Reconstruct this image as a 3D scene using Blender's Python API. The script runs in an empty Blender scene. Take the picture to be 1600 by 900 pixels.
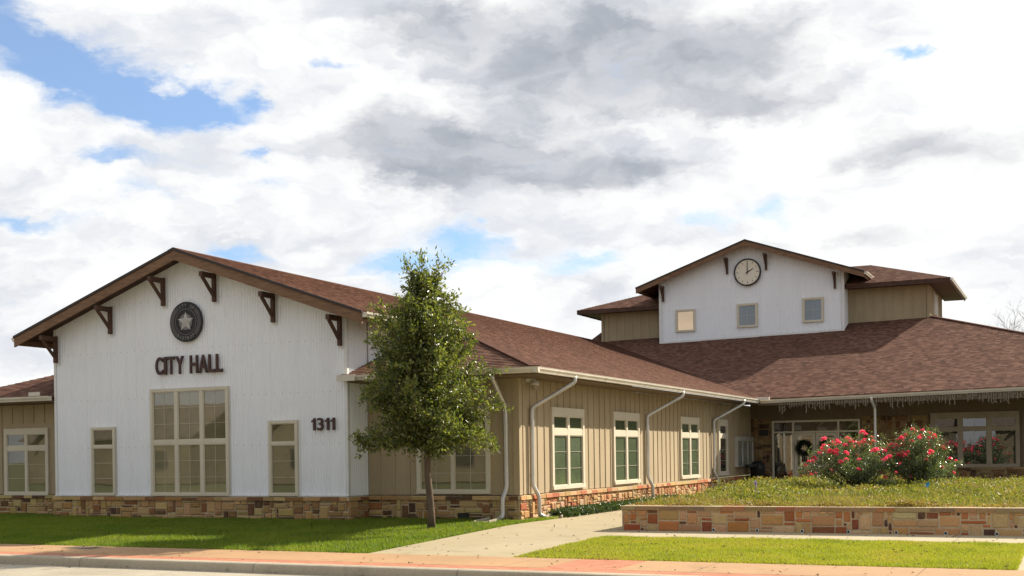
import bpy, math, random
import numpy as np
from mathutils import Vector, Matrix

scene = bpy.context.scene
C = scene.collection
R = math.radians
rng = np.random.default_rng(7)
random.seed(7)

# ------------------------------------------------------------------ camera
cam_d = bpy.data.cameras.new('camera')
cam = bpy.data.objects.new('camera', cam_d)
C.objects.link(cam)
cR = Vector((0.90574843, 0.42358385, -0.01401795))
cU = Vector((0.01261701, 0.0061115, 0.99990173))
cF = Vector((-0.42362789, 0.90583629, -0.000191))
cam.matrix_world = Matrix(((cR.x, cU.x, -cF.x, 24.4959), (cR.y, cU.y, -cF.y, -23.8193), (cR.z, cU.z, -cF.z, 1.9655), (0, 0, 0, 1)))
cam_d.sensor_width = 36
cam_d.lens = 1882.8 / 1600 * 36
cam_d.shift_y = (709.33 - 450) / 1600
cam_d.clip_end = 2000
cam_d.clip_start = 0.1
scene.camera = cam
scene.render.resolution_x = 1024
scene.render.resolution_y = 576

# ------------------------------------------------------------------ sun, sky
SUN = Vector((0.80, 1.25, 1.0)).normalized()
sun_d = bpy.data.lights.new('sun', 'SUN')
sun_d.energy = 5.0
sun_d.angle = R(0.53)
sun_d.color = (1.0, 0.90, 0.74)
sun = bpy.data.objects.new('sun', sun_d)
C.objects.link(sun)
sun.rotation_euler = SUN.to_track_quat('Z', 'Y').to_euler()
sun.location = (30, 30, 40)

world = bpy.data.worlds.new('World')
scene.world = world
world.use_nodes = True
wn = world.node_tree
wn.nodes.clear()


class NT:
    """tiny helper around a node tree"""
    def __init__(s, nt): s.nt = nt
    def n(s, typ, **kw):
        nd = s.nt.nodes.new(typ)
        for k, v in kw.items(): setattr(nd, k, v)
        return nd
    def link(s, a, b): s.nt.links.new(a, b)
    def put(s, sock, v):
        if hasattr(v, 'is_linked') or isinstance(v, bpy.types.NodeSocket): s.link(v, sock)
        else: sock.default_value = v
    def m(s, op, a, b=None, c=None, clamp=False):
        nd = s.n('ShaderNodeMath', operation=op, use_clamp=clamp)
        s.put(nd.inputs[0], a)
        if b is not None: s.put(nd.inputs[1], b)
        if c is not None: s.put(nd.inputs[2], c)
        return nd.outputs[0]
    def mix(s, f, a, b, blend='MIX'):
        nd = s.n('ShaderNodeMix', data_type='RGBA', blend_type=blend)
        s.put(nd.inputs[0], f)
        s.put(nd.inputs[6], a if not isinstance(a, tuple) else (*a, 1)[:4])
        s.put(nd.inputs[7], b if not isinstance(b, tuple) else (*b, 1)[:4])
        return nd.outputs[2]
    def noise(s, vec, scale, detail=4, rough=.55, dim='3D', dist=0):
        nd = s.n('ShaderNodeTexNoise', noise_dimensions=dim)
        if vec is not None: s.link(vec, nd.inputs['Vector'])
        nd.inputs['Scale'].default_value = scale
        nd.inputs['Detail'].default_value = detail
        nd.inputs['Roughness'].default_value = rough
        nd.inputs['Distortion'].default_value = dist
        return nd
    def mapping(s, vec, scale=(1, 1, 1), loc=(0, 0, 0), rot=(0, 0, 0)):
        nd = s.n('ShaderNodeMapping')
        s.link(vec, nd.inputs[0])
        nd.inputs['Scale'].default_value = scale
        nd.inputs['Location'].default_value = loc
        nd.inputs['Rotation'].default_value = rot
        return nd.outputs[0]
    def smooth(s, v, a, b, lo=0., hi=1.):
        nd = s.n('ShaderNodeMapRange', interpolation_type='SMOOTHSTEP')
        s.put(nd.inputs[0], v)
        nd.inputs[1].default_value = a
        nd.inputs[2].default_value = b
        nd.inputs[3].default_value = lo
        nd.inputs[4].default_value = hi
        return nd.outputs[0]
    def ramp(s, v, stops, interp='LINEAR'):
        nd = s.n('ShaderNodeValToRGB')
        s.put(nd.inputs[0], v)
        cr = nd.color_ramp
        cr.interpolation = interp
        while len(cr.elements) < len(stops): cr.elements.new(.5)
        for e, (p, c) in zip(cr.elements, stops):
            e.position = p
            e.color = (*c, 1)[:4]
        return nd.outputs[0]


def build_world():
    w = NT(wn)
    sky = w.n('ShaderNodeTexSky', sky_type='NISHITA')
    sky.sun_disc = False
    sky.sun_elevation = math.asin(SUN.z)
    sky.sun_rotation = math.atan2(SUN.x, SUN.y)
    sky.altitude = 100
    sky.air_density = 1.0
    sky.dust_density = 0.6
    sky.ozone_density = 2.0
    tc = w.n('ShaderNodeTexCoord')
    d = tc.outputs['Generated']
    sx = w.n('ShaderNodeSeparateXYZ')
    w.link(d, sx.inputs[0])
    az = w.m('MULTIPLY', w.m('ARCTAN2', sx.outputs[0], sx.outputs[1]), 57.2958)
    el = w.m('MULTIPLY', w.m('ARCSINE', sx.outputs[2]), 57.2958)
    comb = w.n('ShaderNodeCombineXYZ')
    w.link(az, comb.inputs[0])
    w.link(w.m('MULTIPLY', el, 1.9), comb.inputs[1])
    p = comb.outputs[0]
    # domain warp, in degrees
    wa = w.noise(p, .16, 5, .6)
    wb = w.noise(w.mapping(p, loc=(37, 11, 5)), .16, 5, .6)
    wc = w.noise(w.mapping(p, loc=(7, 51, 9)), .75, 4, .6)
    azw = w.m('ADD', w.m('ADD', az, w.m('MULTIPLY', w.m('SUBTRACT', wa.outputs[0], .5), 7.0)), w.m('MULTIPLY', w.m('SUBTRACT', wc.outputs[0], .5), 1.6))
    elw = w.m('ADD', w.m('ADD', el, w.m('MULTIPLY', w.m('SUBTRACT', wb.outputs[0], .5), 3.4)), w.m('MULTIPLY', w.m('SUBTRACT', wc.outputs[0], .5), 1.0))

    def blobs(lst):
        tot = None
        for a, e, sa, se, amp in lst:
            x = w.m('MULTIPLY', w.m('SUBTRACT', azw, a), 1 / sa)
            y = w.m('MULTIPLY', w.m('SUBTRACT', elw, e), 1 / se)
            r2 = w.m('ADD', w.m('MULTIPLY', x, x), w.m('MULTIPLY', y, y))
            g = w.m('MULTIPLY', w.m('POWER', 2.71828, w.m('MULTIPLY', r2, -1.0)), amp)
            tot = g if tot is None else w.m('ADD', tot, g)
        return tot
    blue = blobs([(-45.5, 17.2, 3.0, 1.3, 1.0), (-41.6, 16.0, 2.9, 1.1, 1.0), (-48.3, 19.3, 1.8, 2.2, 1.0), (-38.6, 15.5, 1.8, .7, .8),
                  (-43.2, 13.4, 2.2, .5, .62), (-42, 11.9, 2.0, .5, .55), (-47, 10.5, 2.6, .5, .62), (-26.8, 9.9, 2.6, 1.2, .72),
                  (-31.5, 8.8, 2.8, .7, .65), (-33.5, 17.8, 1.6, .5, .5), (-38, 9.6, 2.0, .5, .55), (-41, 8.3, 2.5, .5, .5), (-22.5, 8.6, 2.2, .6, .5), (-16, 10.6, 1.4, .5, .4), (-36.5, 16.3, .8, .5, .65), (-36.4, 13.8, .6, .4, .6), (-35.8, 12.4, 1.2, .5, .5),
                  (-6.3, 17.1, .8, .4, .6), (-12.6, 11.4, 1.6, .8, .5), (-21.5, 9.4, 1.6, .5, .5), (-7, 14.9, .6, .3, .5),
                  (60, 40, 40, 12, .9), (-150, 45, 40, 14, .9), (150, 25, 40, 9, .8)])
    grey = blobs([(-20, 17.3, 7.5, 2.2, .85), (-26.5, 13.6, 4.8, 1.7, 1.0), (-20.5, 12.9, 5.0, .9, .75), (-17, 18.8, 6, 1.6, .7),
                  (-28.0, 19.8, 4, 1.3, .8), (-31.0, 14.6, 3.4, 1.4, .75), (-14.0, 15.6, 3.6, .9, .7), (-6.5, 13.2, 4.0, 1.0, .75),
                  (-2.5, 12.2, 3, 1.2, .4), (-8, 9.5, 3, .9, .6), (-21, 7.8, 2.5, .9, .35), (-13, 10, 1.6, .8, .35), (-46, 8.2, 3, .9, .35), (-38, 10.5, 4, .7, .25)])
    q = w.n('ShaderNodeCombineXYZ')
    w.link(azw, q.inputs[0])
    w.link(w.m('MULTIPLY', elw, 2.2), q.inputs[1])
    f1 = w.noise(q.outputs[0], .22, 6, .56)
    f2 = w.noise(w.mapping(q.outputs[0], loc=(91, 13, 0)), .13, 6, .55)
    f3 = w.noise(w.mapping(q.outputs[0], loc=(17, 3, 0)), .17, 6, .5)
    bm = w.smooth(w.m('ADD', blue, w.m('MULTIPLY', w.m('SUBTRACT', f1.outputs[0], .5), 1.5)), .16, .86)
    f4 = w.noise(w.mapping(q.outputs[0], loc=(63, 29, 0)), .48, 4, .5)
    tex = w.m('ADD', w.m('MULTIPLY', f3.outputs[0], .76), w.m('MULTIPLY', f4.outputs[0], .24))
    gm = w.smooth(w.m('ADD', grey, w.m('MULTIPLY', w.m('SUBTRACT', tex, .5), -.8)), .17, .95)
    east = w.smooth(az, -22, -6)
    white = w.mix(w.smooth(w.m('ADD', tex, w.m('MULTIPLY', east, .10)), .35, .60), (.71, .735, .785), (.965, .97, .96))
    cloud = w.mix(w.m('MULTIPLY', gm, .92), white, w.mix(w.smooth(tex, .38, .62), (.365, .395, .45), (.55, .57, .615)))
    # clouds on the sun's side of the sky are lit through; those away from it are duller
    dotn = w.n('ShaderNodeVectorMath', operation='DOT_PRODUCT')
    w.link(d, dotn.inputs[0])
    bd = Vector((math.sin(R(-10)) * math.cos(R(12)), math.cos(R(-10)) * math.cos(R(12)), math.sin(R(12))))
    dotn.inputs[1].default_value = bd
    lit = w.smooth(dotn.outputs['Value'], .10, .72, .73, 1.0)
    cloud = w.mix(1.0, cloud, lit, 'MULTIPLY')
    bg_sky = w.n('ShaderNodeBackground')
    skyc = w.mix(.16, w.mix(1.0, sky.outputs[0], (.80, 1.0, 1.20), 'MULTIPLY'), (5.6, 6.0, 6.6))
    w.link(skyc, bg_sky.inputs[0])
    bg_sky.inputs[1].default_value = 0.085
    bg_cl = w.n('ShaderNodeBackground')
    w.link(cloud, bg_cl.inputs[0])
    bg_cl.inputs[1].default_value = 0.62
    mx = w.n('ShaderNodeMixShader')
    w.link(bm, mx.inputs[0])
    w.link(bg_cl.outputs[0], mx.inputs[1])
    w.link(bg_sky.outputs[0], mx.inputs[2])
    out = w.n('ShaderNodeOutputWorld')
    w.link(mx.outputs[0], out.inputs[0])


build_world()
scene.view_settings.view_transform = 'Standard'
scene.view_settings.look = 'None'
scene.view_settings.exposure = 0.8
scene.view_settings.gamma = 1.0
scene.view_settings.use_curve_mapping = False

# ------------------------------------------------------------------ materials
MATS = {}


def newmat(name):
    m = bpy.data.materials.new(name)
    m.use_nodes = True
    m.node_tree.nodes.clear()
    t = NT(m.node_tree)
    out = t.n('ShaderNodeOutputMaterial')
    MATS[name] = m
    return m, t, out


def principled(t, out, col, rough=.6, metal=0., spec=.4, bump=None, bstr=.3, bdist=.01):
    b = t.n('ShaderNodeBsdfPrincipled')
    t.put(b.inputs['Base Color'], (*col, 1)[:4] if isinstance(col, tuple) else col)
    t.put(b.inputs['Roughness'], rough)
    b.inputs['Metallic'].default_value = metal
    b.inputs['Specular IOR Level'].default_value = spec
    if bump is not None:
        bn = t.n('ShaderNodeBump')
        bn.inputs['Strength'].default_value = bstr
        bn.inputs['Distance'].default_value = bdist
        t.link(bump, bn.inputs['Height'])
        t.link(bn.outputs[0], b.inputs['Normal'])
    t.link(b.outputs[0], out.inputs[0])
    return b


def obj_co(t): return t.n('ShaderNodeTexCoord').outputs['Object']


def mottled(name, c1, c2, scale=(3, 3, 3), nscale=1.0, rough=.6, detail=5, bstr=.15, bdist=.005, spec=.35, metal=0., fine=40, finecol=.12):
    m, t, out = newmat(name)
    co = t.mapping(obj_co(t), scale=scale)
    n = t.noise(co, nscale, detail, .6)
    col = t.mix(t.smooth(n.outputs[0], .3, .7), c1, c2)
    n2 = t.noise(obj_co(t), fine, 3, .6)
    col = t.mix(t.m('MULTIPLY', t.m('SUBTRACT', n2.outputs[0], .3, clamp=True), finecol * 3), col, (c1[0] * .5, c1[1] * .5, c1[2] * .5))
    principled(t, out, col, rough, metal, spec, n2.outputs[0], bstr, bdist)
    return m


def build_mats():
    # corrugated white metal with faint vertical streaks and sheet laps
    m, t, out = newmat('white_metal')
    co = obj_co(t)
    n = t.noise(t.mapping(co, scale=(5, 5, .35)), 1.0, 5, .6)
    n2 = t.noise(co, 1.1, 4, .6)
    col = t.mix(t.smooth(n.outputs[0], .35, .7), (.835, .855, .885), (.805, .822, .852))
    col = t.mix(t.smooth(n2.outputs[0], .5, .8, 0, .22), col, (.66, .66, .67))
    s = t.n('ShaderNodeSeparateXYZ'); t.link(co, s.inputs[0])
    lap = t.m('LESS_THAN', t.m('FRACT', t.m('MULTIPLY', t.m('ADD', s.outputs[0], s.outputs[1]), 1 / .836)), .012)
    col = t.mix(t.m('MULTIPLY', lap, .25), col, (.4, .4, .4))
    # fastener rows
    fz = t.m('ABSOLUTE', t.m('SUBTRACT', t.m('FRACT', t.m('MULTIPLY', s.outputs[2], 1 / 1.22)), .5))
    fx = t.m('ABSOLUTE', t.m('SUBTRACT', t.m('FRACT', t.m('MULTIPLY', t.m('ADD', s.outputs[0], s.outputs[1]), 1 / .228)), .5))
    dot = t.m('MULTIPLY', t.m('LESS_THAN', fz, .011), t.m('LESS_THAN', fx, .05))
    col = t.mix(t.m('MULTIPLY', dot, .6), col, (.3, .3, .3))
    principled(t, out, col, .42, 0., .45)
    mottled('trim_white', (.78, .78, .76), (.70, .70, .68), rough=.45)
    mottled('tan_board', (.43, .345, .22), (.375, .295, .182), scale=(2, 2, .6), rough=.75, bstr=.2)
    mottled('tan_shadow', (.17, .13, .085), (.145, .11, .07), scale=(2, 2, .6), rough=.8)  # tan boards with the deep eave shade put into the colour
    mottled('cream_trim', (.66, .60, .47), (.60, .54, .42), rough=.55, scale=(1, 1, 1))
    mottled('dark_trim', (.33, .28, .20), (.28, .235, .165), rough=.6)
    mottled('gutter_paint', (.72, .67, .57), (.60, .55, .46), scale=(1.2, 1.2, 1.2), rough=.4)
    mottled('pipe_metal', (.66, .64, .60), (.50, .49, .46), scale=(2, 2, 1), rough=.33, metal=.35, spec=.5)
    # stained wood, grain along the object
    m, t, out = newmat('wood')
    co = obj_co(t)
    n = t.noise(t.mapping(co, scale=(2.2, 9, 14)), 1.2, 5, .65)
    col = t.ramp(n.outputs[0], [(.25, (.115, .062, .036)), (.55, (.20, .113, .064)), (.8, (.29, .172, .098))])
    principled(t, out, col, .7, 0, .3, n.outputs[0], .3, .006)
    mottled('wood_brown', (.105, .052, .034), (.07, .036, .025), rough=.7)
    mottled('hip_shingle', (.13, .066, .048), (.09, .045, .034), scale=(4, 4, 4), rough=.95, spec=.05)
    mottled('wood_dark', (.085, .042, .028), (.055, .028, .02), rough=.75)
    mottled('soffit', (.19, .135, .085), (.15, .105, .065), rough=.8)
    mottled('drip_edge', (.045, .03, .025), (.03, .022, .02), rough=.5)
    # shingles, in metres along the roof plane (UV)
    m, t, out = newmat('shingles')
    uv = t.n('ShaderNodeUVMap').outputs[0]
    s = t.n('ShaderNodeSeparateXYZ'); t.link(uv, s.inputs[0])
    v = t.m('MULTIPLY', s.outputs[1], 1 / .145)
    row = t.m('FLOOR', v)
    fr = t.m('FRACT', v)
    rn = t.n('ShaderNodeTexWhiteNoise', noise_dimensions='1D'); t.link(row, rn.inputs['W'])
    u = t.m('ADD', t.m('MULTIPLY', s.outputs[0], 1 / .17), t.m('MULTIPLY', rn.outputs[0], 7.3))
    cell = t.m('FLOOR', u)
    cv = t.n('ShaderNodeCombineXYZ'); t.link(cell, cv.inputs[0]); t.link(row, cv.inputs[1])
    wnz = t.n('ShaderNodeTexWhiteNoise', noise_dimensions='2D'); t.link(cv.outputs[0], wnz.inputs['Vector'])
    col = t.ramp(wnz.outputs[0], [(0, (.060, .029, .021)), (.35, (.130, .064, .045)), (.7, (.188, .096, .068)), (1, (.27, .15, .108))])
    col = t.mix(.25, col, (.145, .074, .054))
    big = t.noise(uv, .12, 4, .6)
    col = t.mix(t.smooth(big.outputs[0], .3, .7, 0, .3), col, (.085, .048, .036))
    gr = t.noise(uv, 60, 2, .7)
    col = t.mix(t.smooth(gr.outputs[0], .35, .7, 0, .35), col, (.17, .095, .068))
    h = t.m('ADD', t.m('MULTIPLY', t.m('SUBTRACT', 1., fr), .8), t.m('MULTIPLY', wnz.outputs[0], .5))
    principled(t, out, col, .95, 0, .08, h, .5, .012)
    # masonry: colour per stone from the mesh, mottled
    m, t, out = newmat('stone')
    at = t.n('ShaderNodeAttribute', attribute_name='Col').outputs[0]
    co = obj_co(t)
    n = t.noise(co, 7, 5, .65)
    n2 = t.noise(co, 38, 4, .65)
    col = t.mix(t.smooth(n.outputs[0], .35, .75, 0, .25), at, (.40, .255, .12))
    col = t.mix(t.smooth(n2.outputs[0], .45, .8, 0, .6), col, (.12, .075, .04))
    hh = t.m('ADD', n.outputs[0], t.m('MULTIPLY', n2.outputs[0], .5))
    principled(t, out, col, .88, 0, .25, hh, .6, .02)
    # concretes
    def concrete(name, c1, c2, jx, jy, ox=0., oy=0., jw=.020):
        m, t, out = newmat(name)
        g = t.n('ShaderNodeNewGeometry').outputs['Position']
        n = t.noise(g, .55, 6, .65)
        n2 = t.noise(g, 22, 4, .7)
        col = t.mix(t.smooth(n.outputs[0], .3, .72), c1, c2)
        col = t.mix(t.smooth(n2.outputs[0], .4, .8, 0, .45), col, tuple(x * .62 for x in c2))
        n3 = t.noise(g, 1.7, 5, .7)
        col = t.mix(t.smooth(n3.outputs[0], .52, .75, 0, .5), col, tuple(x * .55 for x in c1))
        s = t.n('ShaderNodeSeparateXYZ'); t.link(g, s.inputs[0])
        j = None
        for ax, sp, of in ((0, jx, ox), (1, jy, oy)):
            if not sp: continue
            e = t.m('LESS_THAN', t.m('FRACT', t.m('MULTIPLY', t.m('ADD', s.outputs[ax], of + 100 * sp), 1 / sp)), jw / sp)
            j = e if j is None else t.m('MAXIMUM', j, e)
        if j is not None: col = t.mix(t.m('MULTIPLY', j, .65), col, tuple(x * .3 for x in c1))
        principled(t, out, col, .85, 0, .25, n2.outputs[0], .3, .004)
    concrete('path_concrete', (.42, .35, .225), (.365, .305, .19), 0, 2.4, 0, .9)
    concrete('walk_concrete', (.46, .385, .255), (.40, .335, .215), 3.0, 0, 1.4, 0)
    concrete('pink_concrete', (.45, .275, .145), (.375, .23, .12), 2.9, 0, .6, 0)
    concrete('kerb_concrete', (.46, .40, .30), (.36, .31, .23), 3.6, 0, 1.6, 0, .02)
    concrete('street_concrete', (.44, .39, .30), (.34, .30, .23), 0, 0)
    concrete('asphalt', (.07, .068, .064), (.05, .05, .048), 0, 0)
    # red pavers
    m, t, out = newmat('pavers')
    g = t.n('ShaderNodeNewGeometry').outputs['Position']
    br = t.n('ShaderNodeTexBrick')
    t.link(g, br.inputs['Vector'])
    br.inputs['Scale'].default_value = 1
    br.inputs['Brick Width'].default_value = .2
    br.inputs['Row Height'].default_value = .1
    br.inputs['Mortar Size'].default_value = .006
    br.inputs['Color1'].default_value = (.42, .15, .085, 1)
    br.inputs['Color2'].default_value = (.52, .22, .13, 1)
    br.inputs['Mortar'].default_value = (.26, .14, .09, 1)
    n = t.noise(g, 9, 4, .6)
    col = t.mix(t.smooth(n.outputs[0], .35, .8, 0, .45), br.outputs[0], (.38, .20, .13))
    principled(t, out, col, .85, 0, .2, br.outputs[1], -.3, .004)
    # soils
    mottled('lawn_soil', (.075, .085, .022), (.12, .105, .04), scale=(1, 1, 1), rough=.95, fine=30)
    mottled('lawn_soil_dry', (.16, .15, .045), (.20, .165, .075), scale=(1, 1, 1), rough=.95, fine=30)
    mottled('bed_soil', (.12, .105, .045), (.16, .12, .06), scale=(1, 1, 1), rough=.95, fine=25)
    mottled('terrain', (.10, .12, .04), (.14, .13, .06), scale=(.1, .1, .1), rough=.95, fine=3)
    mottled('sign_bronze', (.075, .032, .026), (.055, .025, .022), rough=.45)
    mottled('black_metal', (.014, .014, .015), (.02, .02, .02), rough=.45)
    mottled('emblem_black', (.016, .016, .018), (.022, .022, .024), rough=.5)
    mottled('emblem_silver', (.52, .50, .47), (.45, .43, .41), rough=.45, fine=60)
    mottled('emblem_grey', (.21, .20, .19), (.16, .155, .15), rough=.5)
    mottled('clock_face', (.82, .76, .63), (.78, .72, .59), rough=.5)
    mottled('paper', (.62, .61, .58), (.5, .5, .49), scale=(6, 6, 4), rough=.7)
    mottled('plastic_white', (.72, .70, .66), (.66, .64, .6), rough=.4)
    mottled('wire_light', (.38, .33, .255), (.31, .27, .21), rough=.4)
    mottled('flag_blue', (.03, .30, .62), (.04, .36, .70), rough=.5)
    mottled('bark', (.16, .115, .08), (.10, .07, .05), scale=(14, 14, 4), rough=.95, bstr=.8, bdist=.02, fine=50)
    mottled('bark_grey', (.16, .13, .11), (.12, .10, .085), rough=.95)
    mottled('stem', (.07, .05, .025), (.10, .075, .03), rough=.9)
    mottled('iron', (.10, .085, .07), (.15, .12, .09), rough=.7, scale=(8, 8, 8))
    mottled('splash_concrete', (.42, .37, .28), (.34, .30, .22), rough=.9)
    mottled('house_brick', (.19, .155, .10), (.14, .115, .075), scale=(1, 1, 1), rough=.9)
    mottled('house_roof', (.14, .11, .09), (.10, .08, .065), rough=.9)
    mottled('interior', (.03, .028, .026), (.02, .02, .02), rough=.9)
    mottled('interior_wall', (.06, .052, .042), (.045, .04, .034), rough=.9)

    # blinds behind the panes; the tower sheets are painted reflections
    def blind(name, c1, c2, pitch=.05):
        m, t, out = newmat(name)
        co = obj_co(t)
        s = t.n('ShaderNodeSeparateXYZ'); t.link(co, s.inputs[0])
        f = t.noise(co, 6, 2, .5).outputs[0]
        n = t.noise(co, .9, 4, .55)
        col = t.mix(t.smooth(n.outputs[0], .35, .68), c1, c2)
        principled(t, out, col, .7, 0, .2, f, .6, .01)
    blind('blind_beige', (.44, .35, .22), (.30, .25, .155))
    blind('blind_olive', (.26, .21, .125), (.15, .13, .075))
    blind('blind_green', (.135, .15, .09), (.10, .115, .07))
    blind('blind_dark', (.022, .024, .022), (.014, .015, .015))
    blind('reflect_peach', (.78, .58, .40), (.70, .52, .37))  # no blind: a warm reflection painted on the sheet behind the glass
    blind('reflect_blue', (.07, .14, .235), (.05, .105, .18))  # no blind: reflected sky blue painted into the sheet

    def glass(name, refl, tint, gcol=(.95, .95, .95)):
        m, t, out = newmat(name)
        gl = t.n('ShaderNodeBsdfGlossy'); gl.inputs['Roughness'].default_value = .015
        gl.inputs['Color'].default_value = (*gcol, 1)
        n = t.noise(obj_co(t), 1.7, 2, .5)
        bn = t.n('ShaderNodeBump'); bn.inputs['Strength'].default_value = .05; bn.inputs['Distance'].default_value = .010
        t.link(n.outputs[0], bn.inputs['Height']); t.link(bn.outputs[0], gl.inputs['Normal'])
        tr = t.n('ShaderNodeBsdfTransparent'); tr.inputs[0].default_value = (*tint, 1)
        ge = t.n('ShaderNodeNewGeometry')          # Schlick, the same from both sides of the pane
        dp = t.n('ShaderNodeVectorMath', operation='DOT_PRODUCT'); t.link(ge.outputs['Normal'], dp.inputs[0]); t.link(ge.outputs['Incoming'], dp.inputs[1])
        sch = t.m('POWER', t.m('SUBTRACT', 1.0, t.m('ABSOLUTE', dp.outputs['Value']), clamp=True), 5.0)
        fac = t.m('ADD', t.m('MULTIPLY', sch, .9), refl + .05, clamp=True)
        mx = t.n('ShaderNodeMixShader'); t.link(fac, mx.inputs[0])
        t.link(tr.outputs[0], mx.inputs[1]); t.link(gl.outputs[0], mx.inputs[2])
        t.link(mx.outputs[0], out.inputs[0])
    glass('glass', .12, (.78, .82, .78))
    glass('glass_mirror', .68, (.9, .8, .7), (1.0, .78, .55))  # warm gloss tint stands in for a sunlit reflection
    glass('glass_low', .02, (.78, .85, .78))

    def leafmat(name, stops, trans=.35, rough=.4, spec=.5, tcol=(.9, 1.0, .35), var=.62, ns=1.3):
        m, t, out = newmat(name)
        at = t.n('ShaderNodeAttribute', attribute_name='rnd').outputs['Fac']
        g = t.n('ShaderNodeNewGeometry').outputs['Position']
        n = t.noise(g, ns, 6, .65)
        f = t.m('ADD', t.m('MULTIPLY', at, 1.24 - var), t.m('MULTIPLY', t.m('SUBTRACT', n.outputs[0], .12 / var), var), clamp=True)
        col = t.ramp(f, stops)
        b = t.n('ShaderNodeBsdfPrincipled')
        t.link(col, b.inputs['Base Color'])
        b.inputs['Roughness'].default_value = rough
        b.inputs['Specular IOR Level'].default_value = spec
        tl = t.n('ShaderNodeBsdfTranslucent')
        t.link(t.mix(1., col, tuple(x * 1.7 for x in tcol), 'MULTIPLY'), tl.inputs[0])
        mx = t.n('ShaderNodeMixShader'); mx.inputs[0].default_value = trans
        t.link(b.outputs[0], mx.inputs[1]); t.link(tl.outputs[0], mx.inputs[2])
        t.link(mx.outputs[0], out.inputs[0])
    leafmat('oak_leaf', [(0, (.036, .052, .020)), (.35, (.085, .108, .036)), (.6, (.18, .195, .060)), (1, (.30, .28, .09))], .38, .34, .55)
    leafmat('dead_leaf', [(0, (.05, .03, .018)), (.5, (.12, .065, .03)), (1, (.22, .13, .06))], .1, .7, .2)
    leafmat('dry_blade', [(0, (.16, .15, .04)), (.5, (.30, .24, .10)), (1, (.40, .28, .15))], .3, .6, .2)
    leafmat('grass_green', [(0, (.065, .105, .014)), (.4, (.13, .185, .024)), (.7, (.22, .245, .036)), (.88, (.30, .27, .08)), (1, (.34, .25, .12))], .45, .5, .3, var=.95, ns=.8)
    leafmat('grass_yellow', [(0, (.11, .13, .018)), (.3, (.24, .26, .034)), (.55, (.33, .32, .055)), (.75, (.38, .29, .10)), (1, (.30, .18, .09))], .40, .55, .25, var=1.05, ns=.9)
    leafmat('bed_leaf', [(0, (.045, .065, .015)), (.28, (.12, .145, .026)), (.5, (.23, .225, .05)), (.7, (.29, .21, .08)), (.88, (.25, .14, .075)), (1, (.16, .085, .05))], .35, .5, .3)
    leafmat('rose_leaf', [(0, (.045, .07, .032)), (.45, (.11, .145, .068)), (.8, (.20, .22, .115)), (1, (.30, .25, .13))], .32, .25, .9)
    leafmat('ivy_leaf', [(0, (.022, .045, .014)), (.5, (.05, .085, .025)), (1, (.12, .15, .06))], .25, .32, .55)
    leafmat('petal', [(0, (.70, .05, .13)), (.5, (.88, .14, .27)), (1, (.95, .34, .45))], .3, .5, .3, (1., .6, .6))
    leafmat('purple_petal', [(0, (.20, .12, .36)), (1, (.34, .25, .5))], .3, .6, .3, (1, 1, 1))
    leafmat('wreath_leaf', [(0, (.012, .02, .010)), (1, (.03, .045, .02))], .1, .6, .3)


build_mats()

# ------------------------------------------------------------------ mesh helpers
WL = {}           # world location of things and parts


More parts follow.
